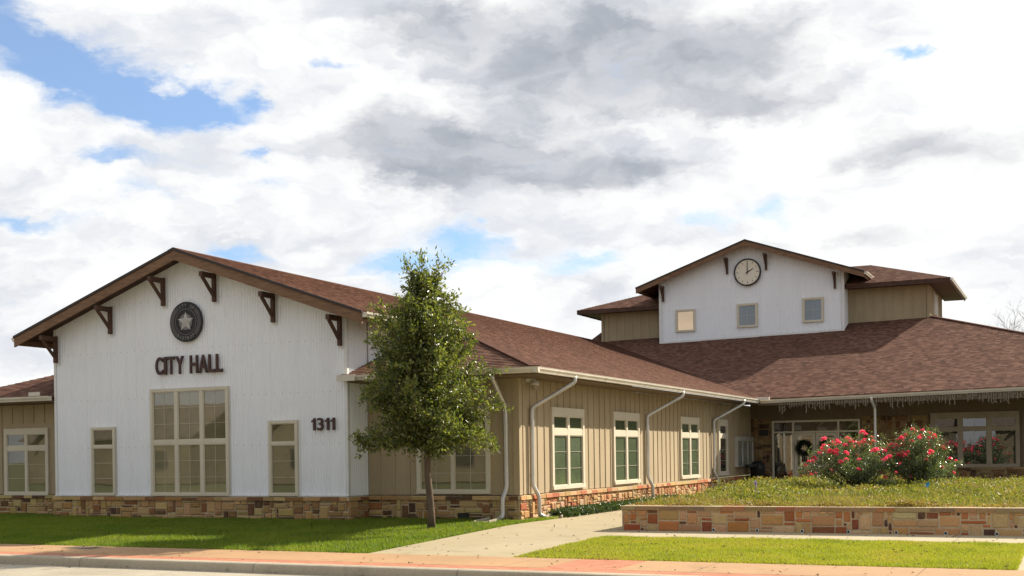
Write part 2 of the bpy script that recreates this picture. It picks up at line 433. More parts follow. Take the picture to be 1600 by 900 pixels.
class MB:
    def __init__(s): s.v = []; s.f = []; s.uv = None; s.c = []
    def quadface(s, pts, col=None):
        i = len(s.v); s.v += [tuple(p) for p in pts]; s.f.append(tuple(range(i, i + len(pts))))
        if col is not None: s.c.append(col)
    def box(s, a, b):
        x0, y0, z0 = [min(p, q) for p, q in zip(a, b)]; x1, y1, z1 = [max(p, q) for p, q in zip(a, b)]
        i = len(s.v)
        s.v += [(x0, y0, z0), (x1, y0, z0), (x1, y1, z0), (x0, y1, z0), (x0, y0, z1), (x1, y0, z1), (x1, y1, z1), (x0, y1, z1)]
        s.f += [(i, i + 3, i + 2, i + 1), (i + 4, i + 5, i + 6, i + 7), (i, i + 1, i + 5, i + 4), (i + 1, i + 2, i + 6, i + 5), (i + 2, i + 3, i + 7, i + 6), (i + 3, i, i + 4, i + 7)]
    def hexa(s, b, t):
        """bottom 4 points, top 4 points"""
        i = len(s.v); s.v += [tuple(p) for p in b] + [tuple(p) for p in t]
        s.f += [(i + 3, i + 2, i + 1, i), (i + 4, i + 5, i + 6, i + 7), (i, i + 1, i + 5, i + 4), (i + 1, i + 2, i + 6, i + 5), (i + 2, i + 3, i + 7, i + 6), (i + 3, i, i + 4, i + 7)]
    def beam(s, p, q, w, h, up=(0, 0, 1)):
        p, q = Vector(p), Vector(q); d = (q - p).normalized(); u = Vector(up); r = d.cross(u).normalized() * (w / 2); u = r.cross(d).normalized() * (h / 2)
        s.hexa([p - r - u, p + r - u, q + r - u, q - r - u], [p - r + u, p + r + u, q + r + u, q - r + u])
    def prism(s, poly, d):
        """planar polygon extruded by vector d"""
        d = Vector(d); i = len(s.v); n = len(poly)
        s.v += [tuple(p) for p in poly] + [tuple(Vector(p) + d) for p in poly]
        s.f.append(tuple(range(i, i + n))); s.f.append(tuple(range(i + 2 * n - 1, i + n - 1, -1)))
        for k in range(n): s.f.append((i + k, i + n + k, i + n + (k + 1) % n, i + (k + 1) % n))
    def tube(s, pts, rad, n=8, cap=True):
        pts = [Vector(p) for p in pts]; m = len(pts)
        rad = [rad] * m if isinstance(rad, (int, float)) else rad
        i0 = len(s.v); ref = None
        for k, p in enumerate(pts):
            d = ((pts[min(k + 1, m - 1)] - pts[max(k - 1, 0)])).normalized()
            if ref is None:
                ref = d.cross(Vector((0, 0, 1)))
                if ref.length < .1: ref = d.cross(Vector((1, 0, 0)))
            a = (ref - d * ref.dot(d)).normalized(); b = d.cross(a); ref = a
            for j in range(n):
                th = 2 * math.pi * j / n
                s.v.append(tuple(p + (a * math.cos(th) + b * math.sin(th)) * rad[k]))
        for k in range(m - 1):
            for j in range(n):
                a0 = i0 + k * n + j; a1 = i0 + k * n + (j + 1) % n
                s.f.append((a0, a1, a1 + n, a0 + n))
        if cap:
            s.f.append(tuple(range(i0 + n - 1, i0 - 1, -1))); s.f.append(tuple(range(i0 + (m - 1) * n, i0 + m * n)))
    def disc(s, c, r, u, w, n=40, d=(0, 0, 0)):
        c, u, w = Vector(c), Vector(u), Vector(w)
        s.prism([c + (u * math.cos(2 * math.pi * k / n) + w * math.sin(2 * math.pi * k / n)) * r for k in range(n)], d)
    def build(s, name, mat, parent=None, smooth=False, colors=False):
        o = raw(name, s.v, s.f, mat, parent, smooth)
        if colors:
            at = o.data.attributes.new('Col', 'FLOAT_COLOR', 'CORNER')
            arr = []
            for f, c in zip(s.f, s.c): arr += [(*c, 1)] * len(f)
            at.data.foreach_set('color', np.array(arr, dtype=np.float32).ravel())
        return o


def raw(name, v, f, mat, parent=None, smooth=False):
    off = WL.get(parent.name, Vector((0, 0, 0))) if parent else Vector((0, 0, 0))
    me = bpy.data.meshes.new(name)
    v = np.asarray(v, dtype=np.float64) - np.array(off)
    me.from_pydata(v.tolist(), [], f if isinstance(f, list) else f.tolist())
    me.update()
    if smooth: me.polygons.foreach_set('use_smooth', [True] * len(me.polygons))
    o = bpy.data.objects.new(name, me)
    C.objects.link(o)
    me.materials.append(MATS[mat])
    if parent: o.parent = parent
    WL[o.name] = Vector(off)
    return o


def fast(name, v, faces, mat, parent=None, rnd=None, smooth=False):
    """big meshes of equal sized faces from numpy arrays"""
    off = np.array(WL.get(parent.name, Vector((0, 0, 0)))) if parent else np.zeros(3)
    v = (np.asarray(v) - off).astype(np.float32)
    faces = np.asarray(faces, dtype=np.int32)
    me = bpy.data.meshes.new(name)
    me.vertices.add(len(v)); me.vertices.foreach_set('co', v.ravel())
    k = faces.shape[1]
    me.loops.add(faces.size); me.loops.foreach_set('vertex_index', faces.ravel())
    me.polygons.add(len(faces)); me.polygons.foreach_set('loop_start', np.arange(0, faces.size, k, dtype=np.int32))
    me.update(calc_edges=True)
    if smooth: me.polygons.foreach_set('use_smooth', [True] * len(me.polygons))
    if rnd is not None:
        at = me.attributes.new('rnd', 'FLOAT', 'POINT'); at.data.foreach_set('value', np.asarray(rnd, dtype=np.float32))
    o = bpy.data.objects.new(name, me); C.objects.link(o)
    me.materials.append(MATS[mat])
    if parent: o.parent = parent
    WL[o.name] = Vector(off)
    return o


def tag(o, label, cat, group=None, kind=None):
    if label: o['label'] = label
    if cat: o['category'] = cat
    if group: o['group'] = group
    if kind: o['kind'] = kind
    return o


def thing(name, label, cat, loc, group=None):
    o = bpy.data.objects.new(name, None)
    o.empty_display_size = .2
    C.objects.link(o)
    o.location = loc
    WL[o.name] = Vector(loc)
    return tag(o, label, cat, group)


def structure(o, label=None):
    o['kind'] = 'structure'
    if label: o['label'] = label
    return o


class Fr:
    """frame of a wall: origin, direction along, outward normal"""
    def __init__(s, o, u, n): s.o = Vector(o); s.u = Vector(u); s.n = Vector(n)
    def p(s, u, n, z): return s.o + s.u * u + s.n * n + Vector((0, 0, z))
    def box(s, mb, u0, u1, n0, n1, z0, z1): mb.box(s.p(u0, n0, z0), s.p(u1, n1, z1))


FRONT = Fr((0, 0, 0), (1, 0, 0), (0, -1, 0))
WINGF = Fr((0, .864, 0), (1, 0, 0), (0, -1, 0))
EAST = Fr((13.127, 0, 0), (0, 1, 0), (1, 0, 0))
MAINF = Fr((0, 22.287, 0), (1, 0, 0), (0, -1, 0))
TOWF = Fr((0, 29.299, 0), (1, 0, 0), (0, -1, 0))
TANF = Fr((0, 30.468, 0), (1, 0, 0), (0, -1, 0))
TANE = Fr((18.907, 0, 0), (0, 1, 0), (1, 0, 0))
ZS = 1.033           # top of the stone base

# ------------------------------------------------------------------ ground
def gz(x, y):
    k = np.interp(x, [13.6, 15.9], [.145, .075])
    return .30 + k * np.clip((np.asarray(y) + 6.35) / 5.65, 0, 1)


def sheet(name, x0, x1, y0, y1, mat, lift=0., nx=24, ny=24, skirt=.0, flat=None):
    xs = np.linspace(x0, x1, nx + 1); ys = np.linspace(y0, y1, ny + 1)
    X, Y = np.meshgrid(xs, ys)
    Z = (gz(X, Y) if flat is None else np.full_like(X, flat)) + lift
    v = np.stack([X.ravel(), Y.ravel(), Z.ravel()], 1)
    f = [(j * (nx + 1) + i, j * (nx + 1) + i + 1, (j + 1) * (nx + 1) + i + 1, (j + 1) * (nx + 1) + i) for j in range(ny) for i in range(nx)]
    return raw(name, v, f, mat)


mb = MB(); mb.quadface([(-700, -700, .02), (700, -700, .02), (700, 700, .02), (-700, 700, .02)])
structure(mb.build('ground', 'terrain'))
structure(sheet('lawn', -40, 13.62, -6.35, 1.2, 'lawn_soil'))
structure(sheet('lawn', 16.35, 23.75, -6.35, -2.35, 'lawn_soil_dry'))
structure(sheet('footpath', 13.62, 16.35, -6.35, 21.5, 'path_concrete', .012, 8, 40))
structure(sheet('footpath', 16.35, 45, -2.35, .5, 'walk_concrete', .012))
structure(sheet('footpath', 23.75, 25.6, -6.35, -2.35, 'walk_concrete', .012))
structure(sheet('lawn', 25.6, 45, -6.35, -2.35, 'lawn_soil_dry'))
structure(sheet('lawn', 13.1, 13.62, 0, 21, 'lawn_soil', 0, 3, 30))
structure(sheet('entrance_paving', 13.1, 30, 18.5, 26, 'path_concrete', .03))
# sidewalk: pink concrete, paver bands, kerb
mb = MB(); mb.box((-60, -7.86, .1), (17.5, -6.352, .312)); mb.box((18.6, -7.86, .1), (60, -6.352, .312))
structure(mb.build('sidewalk', 'pink_concrete'))
mb = MB(); mb.box((-60, -8.26, .1), (60, -7.862, .310)); mb.box((17.502, -7.86, .1), (18.598, -6.352, .310))
structure(mb.build('paver_band', 'pavers'))
mb = MB()
prof = [(-8.262, .31), (-8.40, .308), (-8.435, .296), (-8.452, .27), (-8.47, .16), (-8.47, .0), (-8.262, .0)]
xk = [-60, 60]
for a, b in zip(prof, prof[1:] + prof[:1]): mb.quadface([(-60, a[0], a[1]), (-60, b[0], b[1]), (60, b[0], b[1]), (60, a[0], a[1])])
structure(mb.build('kerb', 'kerb_concrete'))
mb = MB(); mb.quadface([(-60, -9.3, .146), (60, -9.3, .146), (60, -8.47, .162), (-60, -8.47, .162)])
structure(mb.build('street_gutter', 'street_concrete'))
mb = MB(); mb.quadface([(-90, -22, .14), (90, -22, .14), (90, -9.3, .145), (-90, -9.3, .145)])
structure(mb.build('street', 'street_concrete'))

# ------------------------------------------------------------------ masonry
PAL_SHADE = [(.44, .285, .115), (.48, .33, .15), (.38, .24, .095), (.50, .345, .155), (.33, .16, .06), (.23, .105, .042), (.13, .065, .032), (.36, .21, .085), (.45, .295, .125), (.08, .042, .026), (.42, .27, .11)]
PAL_ENTRY = [tuple(c * .55 for c in p) for p in PAL_SHADE]  # same stones, darkened to carry the shade of the entrance
PAL_EAST = [(.50, .30, .14), (.46, .25, .105), (.54, .35, .18), (.48, .29, .13), (.44, .16, .065), (.40, .11, .045), (.50, .33, .17), (.46, .22, .09), (.52, .30, .13), (.56, .38, .22)]  # brighter, oranger copy with the sunlight put into the stone colours
PAL_PLANT = [(.54, .34, .16), (.58, .39, .20), (.48, .27, .12), (.55, .34, .17), (.50, .19, .065), (.34, .09, .035), (.14, .042, .028), (.48, .27, .115), (.60, .41, .23), (.53, .31, .14), (.42, .15, .055), (.075, .035, .028), (.51, .32, .15), (.55, .36, .18), (.38, .13, .05), (.26, .075, .035), (.50, .24, .10)]
MORTAR = (.56, .45, .30)


def masonry(fr, u0, u1, z0, z1, n0, pal, seed, cell=.065, wmax=7, hmax=5, mb=None, thick=.05, mortar=MORTAR):
    """irregular squared rubble: every stone a chamfered block of its own on a mortar bed"""
    r = random.Random(seed)
    mb = mb or MB()
    nu = max(1, round((u1 - u0) / cell)); nz = max(1, round((z1 - z0) / cell))
    cu = (u1 - u0) / nu; cz = (z1 - z0) / nz
    occ = [[False] * nu for _ in range(nz)]
    # mortar bed
    a, b = fr.p(u0, n0, z0), fr.p(u1, n0 + thick * .45, z1)
    k = len(mb.f); mb.box(a, b); mb.c += [mortar] * (len(mb.f) - k)
    for j in range(nz):
        i = 0
        while i < nu:
            if occ[j][i]: i += 1; continue
            W = 1
            wm = r.choice([1, 2, 2, 3, 3, 4, 5, 6, wmax])
            while W < wm and i + W < nu and not occ[j][i + W]: W += 1
            hm = r.choice([1, 1, 2, 2, 3, 3, 4, hmax]); H = min(hm, nz - j)
            if W >= 5: H = min(H, 3)
            if W == 1: H = min(H, 2)
            H = max(1, min(H, nz - j))
            for jj in range(j, j + H):
                for ii in range(i, i + W): occ[jj][ii] = True
            g = .008
            ua, ub = u0 + i * cu + g, u0 + (i + W) * cu - g
            za, zb = z0 + j * cz + g, z0 + (j + H) * cz - g
            t = thick * r.uniform(.7, 1.4); ch = min(.017, (ub - ua) * .25, (zb - za) * .25)
            jit = lambda: r.uniform(-.006, .006)
            c = r.choice(pal); c = tuple(min(1, x * r.uniform(.88, 1.12)) for x in c)
            base = [(ua, za), (ub, za), (ub, zb), (ua, zb)]
            k_ = min(.013, (ub - ua) * .16, (zb - za) * .16)
            base = [(u + sg_ * r.uniform(0, k_), z + tg_ * r.uniform(0, k_)) for (u, z), (sg_, tg_) in zip(base, ((1, 1), (-1, 1), (-1, -1), (1, -1)))]
            top = [(u + sg_ * ch + jit() * .5, z + tg_ * ch + jit() * .5) for (u, z), (sg_, tg_) in zip(base, ((1, 1), (-1, 1), (-1, -1), (1, -1)))]
            B = [fr.p(u, n0 + thick * .3, z) for u, z in base]; M = [fr.p(u, n0 + t - .012, z) for u, z in base]; T = [fr.p(u, n0 + t, z) for u, z in top]
            mb.quadface(T, c)
            for q in range(4):
                mb.quadface([M[q], M[(q + 1) % 4], T[(q + 1) % 4], T[q]], c)
                mb.quadface([B[q], B[(q + 1) % 4], M[(q + 1) % 4], M[q]], c)
            i += W
    return mb


def capcourse(fr, u0, u1, z0, z1, n0, n1, pal, seed, mb, lmin=.25, lmax=.55):
    r = random.Random(seed); u = u0
    k = len(mb.f); fr.box(mb, u0, u1, n0, n1 - .02, z0 + .005, z1 - .008); mb.c += [MORTAR] * (len(mb.f) - k)
    while u < u1 - .02:
        L = min(r.uniform(lmin, lmax), u1 - u)
        if u1 - u - L < .12: L = u1 - u
        c = r.choice(pal); c = tuple(x * r.uniform(.85, 1.1) for x in c)
        dn = r.uniform(-.008, .008)
        a, b = u + .005, u + L - .005
        k = len(mb.f)
        zt = z1 - r.uniform(0, .008)
        mb.hexa([fr.p(a, n0, z0), fr.p(b, n0, z0), fr.p(b, n1 + dn, z0), fr.p(a, n1 + dn, z0)],
                [fr.p(a, n0, zt), fr.p(b, n0, zt), fr.p(b, n1 + dn - .015, zt - .012), fr.p(a, n1 + dn - .015, zt - .012)])
        mb.c += [c] * (len(mb.f) - k)
        u += L


# ------------------------------------------------------------------ city hall
HALL = thing('city_hall', 'city hall of white corrugated metal and tan boards on stone base, brown shingle roofs', 'building', (9.0, 8.0, .44))
P1 = .348          # roof pitch


def plane_roof(name, pts, parent=HALL, thick=.05):
    """one roof plane with UVs in metres (u level, v up the slope)"""
    P = [Vector(p) for p in pts]
    n = Vector((0, 0, 0))
    for i in range(len(P)): n += (P[i] - P[0]).cross(P[(i + 1) % len(P)] - P[0])
    n.normalize()
    if n.z < 0: P.reverse(); n = -n
    up = Vector((0, 0, 1)) - n * n.z; up.normalize(); ux = up.cross(n).normalized()
    mb = MB(); mb.prism([tuple(p - n * .004) for p in P], tuple(-n * thick))
    # shingle courses: each strip laps over the one below, butt edge downhill
    vs = [p.dot(up) for p in P]; v0 = min(vs); ex_ = .145

    def clip(poly, lim, keep_above):
        out = []
        for i in range(len(poly)):
            a, b = poly[i], poly[(i + 1) % len(poly)]
            da, db = a.dot(up) - lim, b.dot(up) - lim
            if not keep_above: da, db = -da, -db
            if da >= 0: out.append(a)
            if (da > 0 and db < 0) or (da < 0 and db > 0): out.append(a + (b - a) * (da / (da - db)))
        return out
    k = 0
    while v0 + k * ex_ < max(vs) - .01:
        lo = v0 + k * ex_; hi = lo + ex_
        q = clip(clip(P, lo, True), hi, False)
        k += 1
        if len(q) < 3: continue
        lift = [n * (.001 + .013 * (hi - p.dot(up)) / ex_) for p in q]
        mb.quadface([tuple(p + l) for p, l in zip(q, lift)])
        for i in range(len(q)):
            a, b = q[i], q[(i + 1) % len(q)]
            if abs(a.dot(up) - lo) < 1e-5 and abs(b.dot(up) - lo) < 1e-5 and (a - b).length > .01:
                mb.quadface([tuple(a - n * .003), tuple(b - n * .003), tuple(b + n * .014), tuple(a + n * .014)])
    o = mb.build(name, 'shingles', parent)
    uvl = o.data.uv_layers.new(name='UVMap')
    off = WL[parent.name]
    for lp in o.data.loops:
        q = o.data.vertices[lp.vertex_index].co + off
        uvl.data[lp.index].uv = (q.dot(ux), q.dot(up))
    return o


def corrugated(fr, u0, u1, z0, top, name, parent=HALL, pitch=.076, amp=.008, n0=-.012):
    n = int(round((u1 - u0) / pitch)) * 8
    us = np.linspace(u0, u1, n + 1)
    V = []; F = []
    for i, u in enumerate(us):
        d = n0 + amp * math.cos(2 * math.pi * (u - u0) / pitch)
        V.append(fr.p(u, d, z0)); V.append(fr.p(u, d, top(u)))
        if i: F.append((2 * i - 2, 2 * i, 2 * i + 1, 2 * i - 1))
    return raw(name, [tuple(v) for v in V], F, 'white_metal', parent, True)


def boards(fr, u0, u1, z0, z1, name, mat='tan_board', parent=HALL, sp=.406, phase=.1, skip=()):
    mb = MB()
    fr.box(mb, u0, u1, -.12, 0, z0, z1)
    u = u0 + phase
    while u < u1 - .03:
        inside = any(a < u + .025 < b for a, b in skip)
        fr.box(mb, u, u + .05, .0, .019, 3.0 if inside else z0 + .002, z1 - .002)
        u += sp
    return mb.build(name, mat, parent)


def window(fr, u0, u1, z0, z1, cols, rows, trim=.075, head=.075, mull=.06, rail=.06, munt=None, blind='blind_olive', frame='cream_trim', glass='glass', parent=HALL, label=None, dep=.06, name='window', blind_low=None, mu_mat=True):
    """cols / rows are the fractions of the clear opening; munt[(c, r)] = (n vertical, n horizontal)"""
    mb = MB(); pane = MB(); bl = MB()
    fr.box(mb, u0, u1, 0, dep, z1 - head, z1)
    fr.box(mb, u0, u1, 0, dep + .02, z0, z0 + trim * .8)
    fr.box(mb, u0, u0 + trim, 0, dep - .003, z0 + trim * .8, z1 - head)
    fr.box(mb, u1 - trim, u1, 0, dep - .003, z0 + trim * .8, z1 - head)
    a0, a1, b0, b1 = u0 + trim, u1 - trim, z0 + trim * .8, z1 - head
    W = a1 - a0 - mull * (len(cols) - 1); H = b1 - b0 - rail * (len(rows) - 1)
    ce = []; u = a0
    for i, c in enumerate(cols):
        w = W * c / sum(cols); ce.append((u, u + w)); u += w
        if i < len(cols) - 1: fr.box(mb, u, u + mull, 0, dep - .006, b0, b1); u += mull
    re = []; z = b0
    for j, c in enumerate(rows):
        h = H * c / sum(rows); re.append((z, z + h)); z += h
        if j < len(rows) - 1:
            for (ca, cb) in ce: fr.box(mb, ca, cb, 0, dep - .009, z, z + rail)
            z += rail
    s = .022
    for i, (ca, cb) in enumerate(ce):
        for j, (ra, rb) in enumerate(re):
            # sash
            fr.box(mb, ca, ca + s, .004, dep - .02, ra, rb); fr.box(mb, cb - s, cb, .004, dep - .02, ra, rb)
            fr.box(mb, ca + s, cb - s, .004, dep - .022, ra, ra + s); fr.box(mb, ca + s, cb - s, .004, dep - .022, rb - s, rb)
            pane.quadface([fr.p(ca + s, .024, ra + s), fr.p(cb - s, .024, ra + s), fr.p(cb - s, .024, rb - s), fr.p(ca + s, .024, rb - s)])
            bl.quadface([fr.p(ca + s, .006, ra + s), fr.p(cb - s, .006, ra + s), fr.p(cb - s, .006, rb - s), fr.p(ca + s, .006, rb - s)])
            nv, nh = (munt or {}).get((i, j), (munt or {}).get(j, (0, 0)))
            for k in range(nv):
                x = ca + (cb - ca) * (k + 1) / (nv + 1); fr.box(mb, x - .0035, x + .0035, .018, .029, ra + s, rb - s)
            for k in range(nh):
                y = ra + (rb - ra) * (k + 1) / (nh + 1); fr.box(mb, ca + s, cb - s, .018, .028, y - .0035, y + .0035)
    o = mb.build(name, frame, parent)
    if label: o['label'] = label
    pane.build('pane', glass, o)
    bl.build('blind', blind, o)  # in the tower windows this sheet holds the painted reflection
    return o


def gutter(name, p, q, out, parent=HALL, size=.125, mat='gutter_paint', seams=3.0):
    """K-style gutter from p to q (top back edge), out = outward direction"""
    p, q, out = Vector(p), Vector(q), Vector(out)
    L = (q - p).length; d = (q - p) / L
    prof = [(0, 0), (0, -size), (size * .62, -size), (size * .72, -size * .72), (size * .98, -size * .36), (size, -.02), (size * 1.06, 0), (size * .94, -.004), (size * .9, -size * .38), (size * .55, -size * .9), (.01, -size * .9), (.01, 0)]
    mb = MB(); V = []
    for b in (p, q): V += [tuple(b + out * x + Vector((0, 0, z))) for x, z in prof]
    n = len(prof); mb.v = V
    for k in range(n): mb.f.append((k, (k + 1) % n, n + (k + 1) % n, n + k))
    mb.f.append(tuple(range(6))[::-1]); mb.f.append(tuple(range(n, n + 6)))
    u = seams * .4
    while u < L - .3:
        c = p + d * u
        pts = [c + out * (x * 1.03 + .002) + Vector((0, 0, z * 1.03)) for x, z in prof[1:6]]
        for a, b in zip(pts, pts[1:]): mb.quadface([a, b, b + d * .04, a + d * .04])
        u += seams
    return mb.build(name, mat, parent)


def rounded(pts, r=.09, n=4):
    out = [Vector(pts[0])]
    for a, b, c in zip(pts, pts[1:], pts[2:]):
        a, b, c = Vector(a), Vector(b), Vector(c)
        k = min(r, (a - b).length * .45, (c - b).length * .45)
        s, e = b + (a - b).normalized() * k, b + (c - b).normalized() * k
        for i in range(n + 1):
            t = i / n; out.append(s * (1 - t) ** 2 + b * 2 * t * (1 - t) + e * t * t)
    out.append(Vector(pts[-1])); return out


def downspout(pts, straps, parent=HALL, rad=.05):
    mb = MB(); mb.tube(rounded(pts), rad, 10)
    o = mb.build('downspout', 'pipe_metal', parent, True)
    for (x, y, z) in straps:
        s = MB(); s.tube([(x, y, z - .012), (x, y, z + .012)], rad + .008, 10); s.build('strap', 'pipe_metal', o)
    return o


def bracket(fr, u, zt, mats=('wood_brown', 'trim_white'), reach=.58, drop=.70, w=.088):
    """timber knee brace under the rake with white flashing behind the post"""
    mb = MB()
    fr.box(mb, u - w / 2, u + w / 2, .03, .03 + w, zt - drop, zt)
    fr.box(mb, u - w / 2 - .004, u + w / 2 + .004, .03 + w, reach, zt - .13, zt - .012)
    a, b = fr.p(u, .03 + w * .7, zt - drop + .14), fr.p(u, reach - .06, zt - .13)
    mb.beam(a, b, w * .75, w * .7, up=tuple(fr.n))
    o = mb.build('bracket', mats[0], HALL)
    pl = MB(); fr.box(pl, u - w / 2 - .03, u + w / 2 + .03, .022, .0295, zt - drop - .05, zt + .02)
    pl.build('flashing', mats[1], o)


def hall():
    W = 9.14; rx = 4.57; rz = 7.11
    roofz = lambda x: rz - P1 * abs(x - rx)
    # --- walls
    corrugated(FRONT, 0, W, ZS, lambda u: roofz(u) - .11, 'gable_wall')
    mb = MB()
    mb.prism([(0.03, .03, .3), (W - .03, .03, .3), (W - .03, .03, roofz(W) - .12), (rx, .03, rz - .12), (.03, .03, roofz(0) - .12)], (0, 20, 0))
    mb.build('wall_backing', 'trim_white', HALL)
    corrugated(Fr((W, 0, 0), (0, 1, 0), (1, 0, 0)), 0, .864, ZS, lambda u: 5.35, 'return_wall', amp=.020, pitch=.086)
    corrugated(Fr((W, 0, 0), (0, 1, 0), (1, 0, 0)), .95, 6.0, 3.9, lambda u: 5.36, 'upper_side_wall')
    mb = MB()
    FRONT.box(mb, -.012, .07, .001, .012, ZS, roofz(0) - .1); FRONT.box(mb, W - .07, W + .012, .001, .012, ZS, roofz(W) - .12)
    mb.box((W + .001, .0, ZS), (W + .012, .07, 5.2))
    FRONT.box(mb, .0, W, .0, .05, ZS - .012, ZS + .012)
    mb.build('corner_flashing', 'trim_white', HALL)
    # --- stone base
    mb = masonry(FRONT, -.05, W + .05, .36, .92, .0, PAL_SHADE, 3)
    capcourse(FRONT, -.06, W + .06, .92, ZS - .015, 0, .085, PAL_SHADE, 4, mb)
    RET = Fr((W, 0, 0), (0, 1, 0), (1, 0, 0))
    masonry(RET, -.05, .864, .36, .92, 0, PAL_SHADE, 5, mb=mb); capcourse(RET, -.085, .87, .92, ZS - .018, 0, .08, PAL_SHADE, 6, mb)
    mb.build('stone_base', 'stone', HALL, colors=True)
    # --- roof planes
    ex = 5.37                                   # half width with overhang
    ve = lambda x: 20.0 + ((roofz(x) - 3.81 - .018 * (x - 13.95)) / P1)
    E = 13.95; ez = rz - P1 * (E - rx)
    plane_roof('roof_plane', [(rx, -.6, rz), (rx + ex, -.6, roofz(rx + ex)), (rx + ex, 3.96, roofz(rx + ex)), (E, -.05, ez), (E, ve(E), ez), (rx, ve(rx), rz)])
    plane_roof('roof_plane', [(rx, -.6, rz), (rx, ve(rx), rz), (rx - ex, ve(rx), roofz(rx - ex)), (rx - ex, -.6, roofz(rx - ex))])
    # ridge cap
    mb = MB()
    for s in (-1, 1): mb.hexa([(rx, -.62, rz + .004), (rx + s * .16, -.62, rz - .052), (rx + s * .16, ve(rx), rz - .052), (rx, ve(rx), rz + .004)], [(rx, -.62, rz + .022), (rx + s * .16, -.62, rz - .034), (rx + s * .16, ve(rx), rz - .034), (rx, ve(rx), rz + .022)])
    mb.build('ridge_cap', 'hip_shingle', HALL)
    # wing front hip plane, and the matching low roof on the left
    yf = -.05
    plane_roof('roof_plane', [(W - .15, yf, ez), (E, yf, ez), (rx + ex, yf + E - rx - ex, roofz(rx + ex)), (W + .03, yf + E - W - .03, ez + P1 * (E - W - .03))])
    mb = MB(); hp, hq = Vector((E, yf, ez)), Vector((rx + ex, yf + E - rx - ex, roofz(rx + ex)))
    mb.beam(hp + Vector((0, 0, .012)), hq + Vector((0, 0, .012)), .24, .03); mb.build('hip_cap', 'hip_shingle', HALL)
    lx, lz = -4.25, 3.68
    plane_roof('roof_plane', [(lx, yf, lz), (-.03, yf, lz), (-.03, yf + 4.22, lz + P1 * 4.22)])
    plane_roof('roof_plane', [(lx, yf, lz), (-.03, yf + 4.22, lz + P1 * 4.22), (-.03, 20, lz + P1 * 4.22), (lx, 20, lz)])
    # soffits
    mb = MB()
    for s in (-1, 1):
        e = rx + s * ex
        mb.prism([(rx, -.58, rz - .09), (e, -.58, roofz(e) - .09), (e, -.0, roofz(e) - .09), (rx, .0, rz - .09)], (0, 0, -.03))
        w = rx + s * 4.5
        mb.prism([(e, .0, roofz(e) - .09), (w, .0, roofz(w) - .09), (w, 20, roofz(w) - .09), (e, 20, roofz(e) - .09)], (0, 0, -.03))
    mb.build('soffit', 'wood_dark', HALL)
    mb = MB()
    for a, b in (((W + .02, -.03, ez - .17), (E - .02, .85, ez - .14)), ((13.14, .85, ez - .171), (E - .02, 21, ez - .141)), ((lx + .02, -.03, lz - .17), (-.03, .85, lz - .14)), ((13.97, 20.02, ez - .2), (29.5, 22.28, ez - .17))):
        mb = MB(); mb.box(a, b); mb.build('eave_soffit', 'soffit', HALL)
    # rake boards
    for s in (-1, 1):
        e = rx + s * ex
        mb = MB()
        za, zb = rz - .055, roofz(e) - .055
        mb.prism([(rx, -.60, za), (e, -.60, zb), (e, -.60, zb - .23), (rx, -.60, za - .23)], (0, .05, 0))
        mb.build('rake_board', 'wood', HALL)
        mb = MB(); mb.prism([(rx, -.625, rz + .012), (e + s * .02, -.625, roofz(e) + .005), (e + s * .02, -.625, roofz(e) - .058), (rx, -.625, rz - .055)], (0, .024, 0))
        mb.build('drip_edge', 'drip_edge', HALL)
        # eave fascia
        mb = MB(); mb.box((e - .02 * s, -.598, roofz(e) - .24), (e - .05 * s, 3.9 if s > 0 else 20, roofz(e) - .055)); mb.build('fascia_board', 'wood', HALL)
    # brackets along the rake
    for u in (.12, 2.02, 3.77, 5.37, 7.12, 9.0):
        bracket(FRONT, u, roofz(u) - .33 + (.0 if u < rx else .0))
    # gutters
    e = rx + ex
    gutter('gutter', (e, -.58, roofz(e) - .02), (e, 3.9, roofz(e) - .02), (1, 0, 0))
    gutter('gutter', (rx - ex, -.58, roofz(rx - ex) - .02), (rx - ex, 18, roofz(rx - ex) - .02), (-1, 0, 0))
    gutter('gutter', (W - .12, yf, ez - .01), (E + .12, yf, ez - .01), (0, -1, 0))
    gutter('gutter', (E, yf - .12, ez - .012), (E, 20.0, ez - .012), (1, 0, 0))
    gutter('gutter', (lx - .1, yf, lz - .01), (-.06, yf, lz - .01), (0, -1, 0))
    for a, b in (((E + .02, 19.72, ez - .06), (E + .5, 19.84, ez + .05)), ((-.75, yf - .14, lz + .0), (-.35, yf - .12, lz + .10)), ((W - .16, yf - .15, ez - .145), (W + .34, yf - .13, ez + .0))):
        mb = MB(); mb.box(a, b); mb.build('gutter_diverter', 'gutter_paint', HALL)
    # --- windows of the gable wall
    m36 = {0: (1, 2), 1: (1, 2)}
    wA = window(FRONT, 1.29, 2.09, ZS, 2.80, [1], [.74, .26], munt={0: (0, 2), 1: (0, 0)}, trim=.06, head=.06, blind='blind_olive', label='narrow window left of the big window', dep=.065)
    wB = window(FRONT, 3.29, 5.73, ZS, 3.72, [1, 1, 1], [1.0, 1.0], mull=.10, rail=.11, munt=m36, trim=.075, head=.075, blind='blind_beige', label='large six light window under the lettering', dep=.065)
    wC = window(FRONT, 6.92, 7.76, ZS, 2.84, [1], [.72, .28], munt={0: (0, 2), 1: (0, 0)}, trim=.07, head=.07, blind='blind_olive', label='narrow window under the number', dep=.065)


